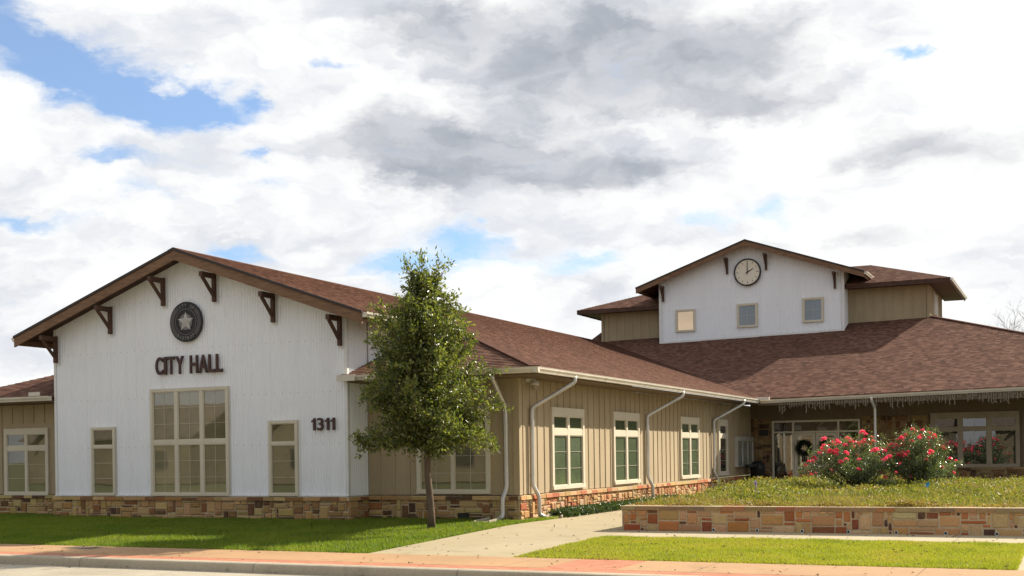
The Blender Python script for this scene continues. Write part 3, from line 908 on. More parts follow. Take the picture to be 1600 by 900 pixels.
def wings():
    E = 13.95; ez = 7.11 - P1 * (E - 4.57)
    # --- tan wing, front and east walls
    boards(WINGF, 9.16, 13.127, ZS, ez - .17, 'board_wall', phase=.28, skip=[(10.5, 12.42)])
    eskip = [(2.67, 4.75), (6.91, 9.04), (13.05, 15.12), (17.53, 18.75)]
    boards(EAST, .87, 22.25, ZS, ez - .17, 'board_wall', phase=.20, skip=eskip)
    mb = MB(); mb.box((13.127 - .13, .864 - .022, ZS), (13.127 + .022, .864, ez - .17)); mb.box((13.127, .864, ZS), (13.127 + .022, .864 + .14, ez - .17)); mb.build('corner_board', 'tan_board', HALL)
    # infill above/below windows is covered by the casings
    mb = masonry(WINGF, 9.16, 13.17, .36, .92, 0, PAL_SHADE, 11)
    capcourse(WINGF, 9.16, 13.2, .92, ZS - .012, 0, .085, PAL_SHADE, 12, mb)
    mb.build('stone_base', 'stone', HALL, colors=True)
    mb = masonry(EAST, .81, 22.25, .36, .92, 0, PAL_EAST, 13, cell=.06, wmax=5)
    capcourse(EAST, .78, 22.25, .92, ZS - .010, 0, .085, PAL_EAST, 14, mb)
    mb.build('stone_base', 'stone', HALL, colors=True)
    # crawl space vent in the stone, front
    mb = MB(); WINGF.box(mb, 11.58, 11.86, .045, .07, .47, .62)
    for k in range(4): WINGF.box(mb, 11.59, 11.85, .071, .076, .485 + k * .034, .5 + k * .034)
    mb.build('vent', 'black_metal', HALL)
    # windows
    two = dict(cols=[1, 1], rows=[.78, .22])
    window(WINGF, 10.5, 12.42, 1.06, 3.06, [1, 1], [.75, .25], munt={0: (1, 2), 1: (1, 0)}, trim=.10, head=.20, blind='blind_olive', label='twin window behind the young oak', mull=.08, rail=.13)
    for (a, b), bl in zip(eskip, ('blind_green', 'blind_green', 'blind_green', 'blind_dark')):
        if b - a > 1.5: window(EAST, a, b, 1.09, 3.07, [1, 1], [.80, .20], munt={0: (0, 2)}, trim=.11, head=.21, mull=.13, rail=.15, blind=bl, glass='glass_low')
        else: window(EAST, a, b, 1.09, 3.07, [1], [.80, .20], munt={0: (0, 2)}, trim=.16, head=.21, rail=.15, blind=bl, glass='glass')
    # --- left wing
    boards(WINGF, -3.45, -.02, ZS, 3.51, 'board_wall', phase=.1, skip=[(-2.8, -1.1)])
    mb = masonry(WINGF, -3.5, -.02, .36, .92, 0, PAL_SHADE, 21); capcourse(WINGF, -3.52, -.06, .92, ZS - .012, 0, .085, PAL_SHADE, 22, mb)
    mb.build('stone_base', 'stone', HALL, colors=True)
    mb = MB(); mb.box((-3.45, .99, .3), (-3.3, 18, 3.6)); mb.build('side_wall', 'tan_board', HALL)
    window(WINGF, -2.78, -1.12, 1.0, 2.86, [1, 1], [.78, .22], munt={0: (0, 2)}, trim=.10, head=.16, rail=.12, mull=.08, blind='blind_olive', label='twin window of the low left wing')
    # --- downspouts
    downspout([(12.95, -.10, 3.75), (12.95, -.10, 3.62), (12.86, .74, 3.02), (12.86, .76, 1.2), (12.80, .66, .95), (12.80, .66, .56), (12.76, .52, .50)], [(12.86, .76, 2.6), (12.86, .76, 1.5)])
    for y0, y1, k in ((2.12, 1.44, 0), (10.62, 9.66, 0), (17.85, 16.8, 0)):
        x = 13.127 + .075
        downspout([(14.0, y0, ez - .1), (14.0, y0, ez - .24), (x, y1, 3.02), (x, y1, 1.24), (x + .10, y1 + .12, .98), (x + .10, y1 + .12, .56), (x + .2, y1 + .2, .50)], [(x, y1, 2.7), (x, y1, 1.5)])


def main_block():
    zt = lambda x, y: 3.81 + .018 * (x - 13.95) + P1 * (y - 20.0)
    rx, rz = 4.57, 7.11
    roofz = lambda x: rz - P1 * abs(x - rx)
    ve = lambda x: 20.0 + ((roofz(x) - 3.81 - .018 * (x - 13.95)) / P1)
    X1 = 29.6; E = 13.95
    plane_roof('roof_plane', [(E, ve(E), roofz(E)), (X1, 20.0, zt(X1, 20.0)), (X1 - 12.4, 32.4, zt(X1 - 12.4, 32.4)), (3.2, 32.4, zt(3.2, 32.4)), (3.2, ve(rx) + .2, zt(3.2, ve(rx) + .2)), (rx, ve(rx), rz)])
    zr = zt(X1, 20.0)
    plane_roof('roof_plane', [(X1, 20.0, zr), (X1, 44.8, zr), (X1 - 12.4, 32.4, zt(X1 - 12.4, 32.4))])
    mb = MB(); mb.beam(Vector((X1, 20.0, zr + .015)), Vector((X1 - 12.4, 32.4, zt(X1 - 12.4, 32.4) + .015)), .24, .03); mb.build('hip_cap', 'hip_shingle', HALL)
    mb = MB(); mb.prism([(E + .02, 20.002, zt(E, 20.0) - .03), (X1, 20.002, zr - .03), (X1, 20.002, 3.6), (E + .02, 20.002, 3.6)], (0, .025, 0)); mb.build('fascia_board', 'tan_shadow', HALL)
    gutter('gutter', (E + .14, 20.0, zt(E, 20.0) - .01), (X1, 20.0, zr - .01), (0, -1, 0))
    # walls: board header, stone piers and base
    mb = MB()
    MAINF.box(mb, 13.13, 29, -.15, 0, 3.06, 3.78)
    MAINF.box(mb, 17.27, 29, -.15, -.01, .3, 3.2); MAINF.box(mb, 13.13, 13.95, -.15, -.01, .3, 3.2)
    mb.box((28.85, 22.3, .3), (29.0, 45, 3.8))
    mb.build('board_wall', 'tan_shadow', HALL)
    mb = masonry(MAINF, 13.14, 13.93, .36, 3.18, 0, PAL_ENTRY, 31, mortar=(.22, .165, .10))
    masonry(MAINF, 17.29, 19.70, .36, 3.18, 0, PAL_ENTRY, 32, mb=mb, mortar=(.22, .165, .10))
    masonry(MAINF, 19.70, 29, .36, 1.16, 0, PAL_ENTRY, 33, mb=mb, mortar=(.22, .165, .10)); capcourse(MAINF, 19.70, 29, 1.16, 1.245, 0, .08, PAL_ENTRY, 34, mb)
    mb.build('stone_wall', 'stone', HALL, colors=True)
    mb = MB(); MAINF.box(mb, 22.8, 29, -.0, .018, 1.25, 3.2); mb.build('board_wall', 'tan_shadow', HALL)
    window(MAINF, 19.74, 22.72, 1.25, 3.23, [1, 1, 1], [.79, .21], munt={0: (1, 2), 1: (1, 0)}, trim=.12, head=.21, mull=.15, rail=.13, blind='blind_dark', frame='dark_trim', label='wide triple window right of the rose bushes')
    # lobby behind the glass
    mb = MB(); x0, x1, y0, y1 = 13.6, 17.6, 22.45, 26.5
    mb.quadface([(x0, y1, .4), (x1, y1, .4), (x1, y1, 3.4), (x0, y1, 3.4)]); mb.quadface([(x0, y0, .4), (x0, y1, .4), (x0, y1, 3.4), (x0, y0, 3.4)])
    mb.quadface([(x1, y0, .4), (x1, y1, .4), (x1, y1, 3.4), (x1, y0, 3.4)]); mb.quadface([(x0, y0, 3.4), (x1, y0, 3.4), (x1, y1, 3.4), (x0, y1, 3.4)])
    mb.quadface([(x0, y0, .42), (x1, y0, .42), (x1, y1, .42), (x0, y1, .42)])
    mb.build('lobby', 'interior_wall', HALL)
    # storefront
    mb = MB(); pane = MB(); f = MAINF
    u0, u1, z0, z1 = 13.96, 17.25, .44, 3.08
    m = .07
    def bar(a, b, c, e, n0=-.06, n1=.03): f.box(mb, a, b, n0, n1, c, e)
    bar(u0, u1, z1 - m, z1); bar(u0, u0 + m, z0, z1 - m); bar(u1 - m, u1, z0, z1 - m)
    d0, d1 = 14.80, 16.42
    bar(d0 - m, d0, z0, z1 - m); bar(d1, d1 + m, z0, z1 - m)
    for a, b in ((u0 + m, d0 - m), (d0, d1), (d1 + m, u1 - m)): bar(a, b, 2.60, 2.60 + m, -.058, .028)
    bar(u0 + m, d0 - m, z0, z0 + .1, -.058, .028); bar(d1 + m, u1 - m, z0, z0 + .1, -.058, .028)
    so = mb.build('storefront', 'cream_trim', HALL)
    for a, b in ((u0 + m, d0 - m), (d1 + m, u1 - m)): pane.quadface([f.p(a, -.02, z0 + .1), f.p(b, -.02, z0 + .1), f.p(b, -.02, 2.6), f.p(a, -.02, 2.6)])
    for a, b in ((u0 + m, d0 - m), (d0, d1), (d1 + m, u1 - m)): pane.quadface([f.p(a, -.02, 2.67), f.p(b, -.02, 2.67), f.p(b, -.02, z1 - m), f.p(a, -.02, z1 - m)])
    pane.build('pane', 'glass', so)
    mid = (d0 + d1) / 2
    for a, b, s in ((d0 + .01, mid - .01, 1), (mid + .01, d1 - .01, -1)):
        mb = MB(); w = .11
        f.box(mb, a, a + w, -.05, .022, z0, 2.59); f.box(mb, b - w, b, -.05, .022, z0, 2.59)
        f.box(mb, a + w, b - w, -.05, .02, 2.59 - w, 2.59); f.box(mb, a + w, b - w, -.05, .02, z0, z0 + .26); f.box(mb, a + w, b - w, -.05, .02, 1.28, 1.335)
        d = mb.build('door', 'cream_trim', HALL)
        mb = MB(); mb.quadface([f.p(a + w, -.015, z0 + .26), f.p(b - w, -.015, z0 + .26), f.p(b - w, -.015, 2.48), f.p(a + w, -.015, 2.48)]); mb.build('pane', 'glass', d)
        h = b - .05 if s > 0 else a + .05
        mb = MB(); mb.tube(rounded([f.p(h, .02, 1.3), f.p(h, .08, 1.3), f.p(h, .08, 1.72), f.p(h, .02, 1.72)], .03), .013, 8); mb.build('handle', 'pipe_metal', d)
    # plate on the left pier
    mb = MB(); MAINF.box(mb, 13.48, 13.83, .05, .085, 2.52, 2.74); mb.build('wall_plate', 'black_metal', HALL)
    # downspout by the entrance
    downspout([(18.02, 19.93, 3.80), (18.02, 19.93, 3.66), (18.10, 20.16, 3.40), (18.10, 20.16, .6), (18.10, 20.0, .5)], [(18.10, 20.16, 2.6)])


def tower():
    cx = 11.396; rz = 11.274; hw = 4.131; ov = 5.086
    rf = lambda x: rz - P1 * abs(x - cx)
    yb = 41.2; yf = 28.714; yw = 29.299; yt = 30.468
    corrugated(TOWF, cx - hw, cx + hw, 6.0, lambda u: rf(u) - .12, 'clock_gable_wall')
    mb = MB(); mb.prism([(cx - hw + .03, yw + .03, 6), (cx + hw - .03, yw + .03, 6), (cx + hw - .03, yw + .03, rf(cx + hw) - .12), (cx, yw + .03, rz - .12), (cx - hw + .03, yw + .03, rf(cx - hw) - .12)], (0, 11, 0))
    mb.build('wall_backing', 'trim_white', HALL)
    corrugated(Fr((cx + hw, yw, 0), (0, 1, 0), (1, 0, 0)), 0, 1.2, 6.0, lambda u: rf(cx + hw) - .12, 'return_wall')
    mb = MB()
    TOWF.box(mb, cx - hw - .03, cx - hw + .09, .024, .036, 6.0, rf(cx - hw) - .12); TOWF.box(mb, cx + hw - .09, cx + hw + .034, .024, .036, 6.0, rf(cx + hw) - .12)
    # base flashing along the roof
    a, b = cx - hw, cx + hw
    zt = lambda x, y: 3.81 + .018 * (x - 13.95) + P1 * (y - 20.0)
    mb.prism([(a, yw - .04, zt(a, yw - .04) - .03), (b, yw - .04, zt(b, yw - .04) - .03), (b, yw - .04, zt(b, yw - .04) + .09), (a, yw - .04, zt(a, yw - .04) + .09)], (0, .012, 0))
    mb.build('corner_flashing', 'trim_white', HALL)
    for s in (-1, 1):
        e = cx + s * ov
        plane_roof('roof_plane', [(cx, yf, rz), (e, yf, rf(e)), (e, yb, rf(e)), (cx, yb, rz)])
        mb = MB(); mb.prism([(cx, yf, rz - .055), (e, yf, rf(e) - .055), (e, yf, rf(e) - .27), (cx, yf, rz - .27)], (0, .05, 0)); mb.build('rake_board', 'wood', HALL)
        mb = MB(); mb.prism([(cx, yf - .024, rz + .012), (e + s * .02, yf - .024, rf(e) + .005), (e + s * .02, yf - .024, rf(e) - .058), (cx, yf - .024, rz - .055)], (0, .023, 0)); mb.build('drip_edge', 'drip_edge', HALL)
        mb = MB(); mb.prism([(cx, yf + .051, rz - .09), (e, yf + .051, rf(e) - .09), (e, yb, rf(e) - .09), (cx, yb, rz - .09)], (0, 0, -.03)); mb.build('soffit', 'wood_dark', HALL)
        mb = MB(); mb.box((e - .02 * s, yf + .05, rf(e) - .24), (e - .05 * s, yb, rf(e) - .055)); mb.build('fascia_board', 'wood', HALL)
    e = cx + ov; gutter('gutter', (e, yf + .02, rf(e) - .02), (e, yf + 2.2, rf(e) - .02), (1, 0, 0))
    for u in (7.45, 10.45, 12.204, 15.176): bracket(TOWF, u, rf(u) - .36, reach=.5, drop=.70)
    window(TOWF, 8.015, 8.95, 7.406, 8.429, [1], [1], trim=.085, head=.085, blind='reflect_peach', glass='glass_mirror', label='square window glowing peach with reflection')
    for a, b, c, d in ((10.86, 11.795, 7.455, 8.517), (13.763, 14.679, 7.514, 8.585)): window(TOWF, a, b, c, d, [1], [1], munt={0: (1, 1)}, trim=.085, head=.085, blind='reflect_blue')
    # --- tan side blocks with hipped roofs
    for s, xw, xe, ezt in ((1, 18.907, 19.843, 9.092), (-1, 3.971, 3.017, 8.751)):
        xin = cx + s * (hw - .05)
        lo, hi = min(xin, xw), max(xin, xw)
        boards(TANF, lo, hi, 5.9, ezt - .12, 'board_wall', 'tan_board' if s > 0 else 'tan_board', phase=.3)
        fr = Fr((xw, 0, 0), (0, 1, 0), (s, 0, 0))
        boards(fr, yt, 36.022, 5.9, ezt - .12, 'board_wall', phase=.3)
        mb = MB(); mb.box((xw - s * .1, yt - .022, 5.9), (xw + s * .022, yt, ezt - .12)); mb.build('corner_board', 'tan_board', HALL)
        y0, y1 = 29.64, 37.191; ym = (y0 + y1) / 2; h = ym - y0; zr = ezt + P1 * h; xr = xe - s * h; xi = cx + s * 2.0
        plane_roof('roof_plane', [(xi, y0, ezt), (xe, y0, ezt), (xr, ym, zr), (xi, ym, zr)])
        plane_roof('roof_plane', [(xe, y0, ezt), (xe, y1, ezt), (xr, ym, zr)])
        plane_roof('roof_plane', [(xi, y1, ezt), (xe, y1, ezt), (xr, ym, zr), (xi, ym, zr)])
        mb = MB(); a, b = min(xw, xe), max(xw, xe)
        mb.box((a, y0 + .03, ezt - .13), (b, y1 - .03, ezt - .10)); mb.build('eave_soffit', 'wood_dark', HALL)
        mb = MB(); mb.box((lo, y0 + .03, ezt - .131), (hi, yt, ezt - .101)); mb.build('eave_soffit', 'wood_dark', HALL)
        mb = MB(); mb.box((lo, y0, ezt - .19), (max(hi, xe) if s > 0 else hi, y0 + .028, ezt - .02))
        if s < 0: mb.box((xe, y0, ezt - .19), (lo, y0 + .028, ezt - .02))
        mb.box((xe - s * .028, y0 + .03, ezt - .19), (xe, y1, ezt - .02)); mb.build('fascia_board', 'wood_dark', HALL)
        if s > 0:
            gutter('gutter', (xe, y0, ezt - .01), (xe, y1, ezt - .01), (1, 0, 0), mat='trim_white', size=.10)
            mb = MB()
            for k in range(9): TANE.box(mb, 32.417, 33.488, .02, .06, 7.894 + k * .102, 7.894 + k * .102 + .045)
            TANE.box(mb, 32.319, 32.417, .0, .05, 7.825, 8.848); TANE.box(mb, 33.488, 33.586, .0, .05, 7.825, 8.848)
            mb.build('louver', 'trim_white', HALL)


hall(); wings(); main_block(); tower()

# ------------------------------------------------------------------ lettering
_cache = {}


def glyph(ch, offset):
    key = (ch, offset)
    if key in _cache: return _cache[key]
    cu = bpy.data.curves.new('glyph', 'FONT'); cu.body = ch; cu.extrude = .5; cu.offset = offset; cu.resolution_u = 6
    o = bpy.data.objects.new('glyph', cu); C.objects.link(o)
    bpy.context.view_layer.update()
    me = bpy.data.meshes.new_from_object(o.evaluated_get(bpy.context.evaluated_depsgraph_get()))
    v = np.array([p.co[:] for p in me.vertices]); f = [tuple(p.vertices) for p in me.polygons]
    bpy.data.objects.remove(o); bpy.data.curves.remove(cu); bpy.data.meshes.remove(me)
    _cache[key] = (v, f); return v, f


def letter(ch, u, z, w, h, depth, n0, fr, mat, parent, offset=.035):
    """one raised letter filling the box (u, z, w, h) on the wall"""
    v, f = glyph(ch, offset)
    lo, hi = v.min(0), v.max(0)
    q = (v - lo) / (hi - lo)
    P = [tuple(fr.p(u + a * w, n0 + c * depth, z + b * h)) for a, b, c in q]
    return raw('letter', P, f, mat, parent)


sg = thing('lettering_sign', 'raised dark brown CITY HALL letters above the big window', 'sign', (4.5, -.03, 4.08))
x = 3.50
for ch, w in zip('CITY HALL', (.24, .078, .225, .25, .13, .245, .265, .195, .20)):
    if ch != ' ': letter(ch, x, 4.07, w, .45, .05, .045, FRONT, 'sign_bronze', sg, .020)
    x += w + .034
sg = thing('number_sign', 'raised dark brown street number 1311 on the white metal wall', 'sign', (8.5, -.03, 2.58))
x = 8.17
for ch, w in zip('1311', (.11, .17, .11, .11)):
    if ch == '1':
        mb = MB(); q = [(.48, 0), (1, 0), (1, 1), (.6, 1), (.42, .87), (0, .78), (0, .66), (.48, .74)]
        mb.prism([FRONT.p(x + a * w, .03, 2.58 + b * .29) for a, b in q], (0, -.045, 0)); mb.build('letter', 'sign_bronze', sg)
    else: letter(ch, x, 2.578, w, .295, .045, .03, FRONT, 'sign_bronze', sg, .012)
    x += w + .05

em = thing('city_emblem', 'round black emblem with silver star and rope rim high on white gable', 'emblem', (4.49, -.03, 5.36))
ex, ez, er = 4.49, 5.36, .50
mb = MB(); mb.disc((ex, -.035, ez), er, (1, 0, 0), (0, 0, 1), 64, (0, -.05, 0)); mb.build('disc', 'emblem_black', em)
mb = MB()
for r0, r1 in ((.315, .327),):
    for k in range(64):
        a, b = 2 * math.pi * k / 64, 2 * math.pi * (k + 1) / 64
        P = lambda r, t, y: (ex + r * math.cos(t), y, ez + r * math.sin(t))
        mb.hexa([P(r0, a, -.086), P(r1, a, -.086), P(r1, b, -.086), P(r0, b, -.086)], [P(r0, a, -.093), P(r1, a, -.093), P(r1, b, -.093), P(r0, b, -.093)])
mb.build('ring', 'emblem_grey', em)
mb = MB()
for k in range(96):
    t = 2 * math.pi * k / 96
    dg = math.degrees(t) % 360
    if k == 0: halves = {1: MB(), -1: MB()}
    if 46 < dg < 134 or 226 < dg < 314: continue
    mb = halves[1 if math.cos(t) > 0 else -1]
    d = Vector((math.cos(t), 0, math.sin(t))); p = Vector((ex, -.088, ez))
    mb.beam(p + d * .37, p + d * .475, .012, .010, up=(0, 1, 0))
for hmb in halves.values(): hmb.build('reeded_rim', 'emblem_grey', em)
mb = MB(); mb.disc((ex, -.086, ez), .20, (1, 0, 0), (0, 0, 1), 40, (0, -.008, 0)); mb.build('medallion', 'emblem_grey', em)
mb = MB(); c = (ex, -.135, ez)
sp = []
for k in range(10):
    r = .255 if k % 2 == 0 else .108; t = math.pi / 2 + k * math.pi / 5
    sp.append((ex + r * math.cos(t), -.0955, ez + r * math.sin(t)))
for k in range(10): mb.quadface([c, sp[k], sp[(k + 1) % 10]])
mb.build('star', 'emblem_silver', em)


def arc_text(txt, rad, mid, step, h, flip):
    n = len(txt)
    for i, ch in enumerate(txt):
        if ch == ' ': continue
        t = mid + (i - (n - 1) / 2) * step * (1 if flip else -1)
        v, f = glyph(ch, .03); lo, hi = v.min(0), v.max(0); q = (v - lo) / (hi - lo) - .5
        w = h * (.28 if ch == 'I' else .72)
        er_ = Vector((math.cos(t), 0, math.sin(t))); et = Vector((-math.sin(t), 0, math.cos(t)))
        up = -er_ if flip else er_; rt = et if flip else -et
        P = [tuple(Vector((ex, -.09, ez)) + er_ * rad + rt * (a * w) + up * (b * h) + Vector((0, -c_ * .012, 0))) for a, b, c_ in q]
        raw('letter', P, f, 'emblem_grey', em)


arc_text('CITY OF', .41, math.pi / 2, .21, .088, False)
arc_text('BASTROP', .41, -math.pi / 2, .21, .088, True)

# ------------------------------------------------------------------ clock
ck = thing('wall_clock', 'large round cream clock with black rim on the tower gable reading two', 'clock', (11.376, 29.201, 9.891))
kx, kz, kr = 11.376, 9.891, 0.585
mb = MB(); mb.disc((kx, 29.259, kz), kr - .02, (1, 0, 0), (0, 0, 1), 64, (0, -.05, 0)); mb.build('face', 'clock_face', ck)
mb = MB()
for k in range(64):
    a, b = 2 * math.pi * k / 64, 2 * math.pi * (k + 1) / 64
    P = lambda r, t, y: (kx + r * math.cos(t), y, kz + r * math.sin(t))
    mb.hexa([P(kr - .035, a, 29.259), P(kr + .025, a, 29.259), P(kr + .025, b, 29.259), P(kr - .035, b, 29.259)], [P(kr - .035, a, 29.174), P(kr + .025, a, 29.174), P(kr + .025, b, 29.174), P(kr - .035, b, 29.174)])
mb.build('rim', 'black_metal', ck)
mb = MB()
for k in range(12):
    t = 2 * math.pi * k / 12; d = Vector((math.sin(t), 0, math.cos(t))); p = Vector((kx, 29.205, kz))
    mb.beam(p + d * .40, p + d * .50, .018 if k % 3 else .026, .006, up=(0, 1, 0))
mb.build('hour_marks', 'iron', ck)
for nm, t, L, w, y in (('hour_hand', R(60), .33, .045, 29.197), ('minute_hand', R(0), .50, .030, 29.187)):
    d = Vector((math.sin(t), 0, math.cos(t))); s = Vector((math.cos(t), 0, -math.sin(t))); p = Vector((kx, y, kz))
    mb = MB(); mb.prism([p - d * .09 - s * w * .4, p - d * .09 + s * w * .4, p + s * w * .6, p + d * L * .9 + s * w * .3, p + d * L, p + d * L * .9 - s * w * .3, p - s * w * .6], (0, -.007, 0)); mb.build(nm, 'black_metal', ck)

# ------------------------------------------------------------------ things at the entrance
nb = thing('notice_board', 'shallow glazed notice case with papers on wall by the entrance', 'notice board', (13.15, 21.0, 1.36))
mb = MB(); a, b, c, d = 19.75, 22.1, 1.36, 2.48
EAST.box(mb, a, b, .02, .05, c, d)
EAST.box(mb, a, b, .05, .15, c, c + .05); EAST.box(mb, a, b, .05, .17, d - .16, d); EAST.box(mb, a, a + .05, .05, .147, c + .05, d - .16); EAST.box(mb, b - .05, b, .05, .147, c + .05, d - .16)
for k in (1, 2): u = a + (b - a) * k / 3; EAST.box(mb, u - .03, u + .03, .05, .145, c + .05, d - .16)
mb.build('case', 'pipe_metal', nb)
mb = MB(); r_ = random.Random(5)
for k in range(3):
    for j in range(2):
        for q in range(2):
            u = a + .12 + k * .76 + q * .31; z = c + .1 + j * .42; EAST.box(mb, u, u + .26, .051, .055, z, z + .36)
mb.build('papers', 'paper', nb)
mb = MB(); mb.quadface([EAST.p(a + .05, .13, c + .05), EAST.p(b - .05, .13, c + .05), EAST.p(b - .05, .13, d - .16), EAST.p(a + .05, .13, d - .16)]); mb.build('pane', 'glass', nb)

tb = thing('trash_bin', 'dark litter bin with domed lid beside the entrance stone pier', 'trash bin', (13.62, 21.3, .46))
mb = MB()
prof = [(.0, .46), (.24, .46), (.25, .52), (.27, 1.22), (.285, 1.24), (.285, 1.3)]
def lathe(mb, c, prof, n=24):
    i0 = len(mb.v)
    for r, z in prof:
        for k in range(n): t = 2 * math.pi * k / n; mb.v.append((c[0] + r * math.cos(t), c[1] + r * math.sin(t), z))
    for j in range(len(prof) - 1):
        for k in range(n): a = i0 + j * n + k; b = i0 + j * n + (k + 1) % n; mb.f.append((a, b, b + n, a + n))
lathe(mb, (13.62, 21.3), prof); mb.build('body', 'black_metal', tb, True)
mb = MB(); lathe(mb, (13.62, 21.3), [(.29, 1.3), (.285, 1.36), (.25, 1.46), (.17, 1.54), (.06, 1.58), (0, 1.585)])
mb.box((13.50, 21.0, 1.34), (13.74, 19.86, 1.45)); mb.build('lid', 'black_metal', tb, True)

sc = thing('security_camera', 'small white dome camera under the eave at the tan wing corner', 'security camera', (13.2, 1.33, 3.6))
mb = MB(); mb.box((13.15, 1.23, 3.60), (13.17, 1.43, 3.72)); mb.tube(rounded([(13.17, 1.33, 3.67), (13.33, 1.33, 3.67), (13.33, 1.33, 3.60)], .05), .03, 8); mb.build('arm', 'plastic_white', sc)
mb = MB(); lathe(mb, (13.33, 1.33), [(.03, 3.62), (.10, 3.60), (.105, 3.52)]); mb.build('housing', 'plastic_white', sc, True)
mb = MB(); lathe(mb, (13.33, 1.33), [(.098, 3.52), (.085, 3.46), (.05, 3.425), (0, 3.41)]); mb.build('dome', 'dark_trim', sc, True)


def leaf_mesh(P, D, N, L, W, fold=.25):
    """diamond leaves: base, right, tip, left (two triangles folded about the midrib)"""
    D = D / np.linalg.norm(D, axis=1, keepdims=True)
    S = np.cross(D, N); S /= np.linalg.norm(S, axis=1, keepdims=True) + 1e-9
    U = np.cross(S, D)
    L = L[:, None]; W = W[:, None]
    a = P; tip = P + D * L
    mid = P + D * L * .45
    l = mid - S * W * .5 + U * W * fold; r = mid + S * W * .5 + U * W * fold
    v = np.stack([a, r, tip, l], 1).reshape(-1, 3)
    i = np.arange(len(P)) * 4
    f = np.concatenate([np.stack([i, i + 1, i + 2], 1), np.stack([i, i + 2, i + 3], 1)])
    return v, f


def rand_dirs(n, r=rng):
    d = r.normal(size=(n, 3)); return d / np.linalg.norm(d, axis=1, keepdims=True)


for lab, cxw, sub in (('dark green door wreath with ribbon on the left entrance door', 15.17, 0), ('dark green door wreath on the right entrance door, behind the roses', 16.03, 1)):
    wr = thing('wreath', lab, 'wreath', (cxw, 22.24, 2.03), 'wreaths on the entrance doors')
    n = 1500; t = rng.uniform(0, 2 * np.pi, n); rr = .22 + rng.normal(0, .045, n)
    P = np.stack([cxw + rr * np.cos(t), 22.20 - np.abs(rng.normal(0, .04, n)), 2.03 + rr * np.sin(t)], 1)
    D = rand_dirs(n) + np.array([0, -.4, 0]); v, f = leaf_mesh(P, D, rand_dirs(n), rng.uniform(.05, .09, n), rng.uniform(.015, .03, n))
    fast('greenery', v, f, 'wreath_leaf', wr, np.repeat(rng.random(n), 4))
    mb = MB()
    for sx_ in (-1, 1): mb.prism([(cxw, 22.16, 1.86), (cxw + sx_ * .10, 22.15, 1.92), (cxw + sx_ * .12, 22.15, 1.83)], (0, -.02, 0)); mb.prism([(cxw + sx_ * .005, 22.165, 1.85), (cxw + sx_ * .04, 22.165, 1.85), (cxw + sx_ * .08, 22.165, 1.52), (cxw + sx_ * .03, 22.165, 1.50)], (0, -.008, 0))
    mb.build('ribbon', 'black_metal', wr)

# icicle lights along the main eave
zt21 = lambda x: 3.81 + .018 * (x - 13.95)
for lab, x0, x1 in (('icicle light string hanging from gutter above the entrance doors', 14.8, 17.9), ('icicle light string hanging from gutter just right of the entrance downspout', 18.2, 21.0), ('icicle light string hanging from gutter at the right edge, above the wide window', 21.2, 25.5)):
    il = thing('icicle_lights', lab, 'string lights', ((x0 + x1) / 2, 19.86, zt21((x0 + x1) / 2) - .12), 'icicle lights along the entrance gutter')
    mb = MB(); mb.tube([(x, 19.86, zt21(x) - .125 - .015 * abs(math.sin(x * 9))) for x in np.arange(x0, x1, .1)], .009, 5); mb.build('cable', 'wire_light', il)
    mb = MB(); bl = MB(); x = x0
    r_ = random.Random(int(x0 * 10))
    while x < x1:
        L = r_.choice([.12, .18, .24, .30, .36]) * r_.uniform(.85, 1.15)
        z = zt21(x) - .13; pts = []; zz = 0
        while zz <= L: pts.append((x + r_.uniform(-.014, .014), 19.86 + r_.uniform(-.015, .015), z - zz)); zz += .045
        mb.tube(pts, .0065, 4)
        for p in pts[1:]:
            s = r_.choice((-1, 1)); q = (p[0] + s * .024, p[1] + r_.uniform(-.02, .02), p[2] - .022)
            bl.beam(p, q, .012, .012)
        x += r_.uniform(.06, .10)
    mb.build('hanging_wires', 'wire_light', il); b_ = bl.build('bulbs', 'wire_light', il); b_['kind'] = 'stuff'

# splash blocks, cover, flag
for lab, c, ang in (('concrete splash block under the downspout on the shaded front of the tan wing', (12.68, .2, .45), 0), ('concrete splash block under the sunlit corner downspout beside the path', (13.42, 2.25, .45), 15)):
    sb = thing('splash_block', lab, 'splash block', c, 'splash blocks under the downspouts'); mb = MB(); ca, sa = math.cos(R(ang)), math.sin(R(ang))
    q = lambda x, y, z: (c[0] + x * ca - y * sa, c[1] + x * sa + y * ca, c[2] + z)
    mb.hexa([q(-.16, .3, -.03), q(.16, .3, -.03), q(.2, -.4, -.03), q(-.2, -.4, -.03)], [q(-.16, .3, .05), q(.16, .3, .05), q(.2, -.4, .02), q(-.2, -.4, .02)]); mb.build('tray', 'splash_concrete', sb)
    mb = MB()
    for s in (-1, 1): mb.hexa([q(s * .16, .3, .05), q(s * .12, .3, .05), q(s * .16, -.4, .021), q(s * .2, -.4, .021)], [q(s * .16, .3, .10), q(s * .13, .3, .10), q(s * .165, -.4, .06), q(s * .2, -.4, .06)])
    mb.build('side_lip', 'splash_concrete', sb)
uc = thing('utility_cover', 'flat rusty utility cover set in the pink sidewalk', 'utility cover', (7.6, -6.75, .31))
mb = MB(); mb.box((7.25, -6.95, .30), (7.95, -6.5, .318)); mb.build('frame', 'iron', uc)
mb = MB(); mb.box((7.29, -6.91, .31), (7.91, -6.54, .3215))
for k in range(8): mb.box((7.33 + k * .07, -6.88, .321), (7.36 + k * .07, -6.57, .3245))
mb.build('lid', 'iron', uc)
fl = thing('marker_flag', 'small bright blue marker flag standing in the planting bed', 'marker flag', (21.42, 5.6, .80))
mb = MB(); mb.tube([(21.42, 5.6, .78), (21.42, 5.6, 1.17)], .004, 5); mb.build('wire', 'iron', fl)
mb = MB()
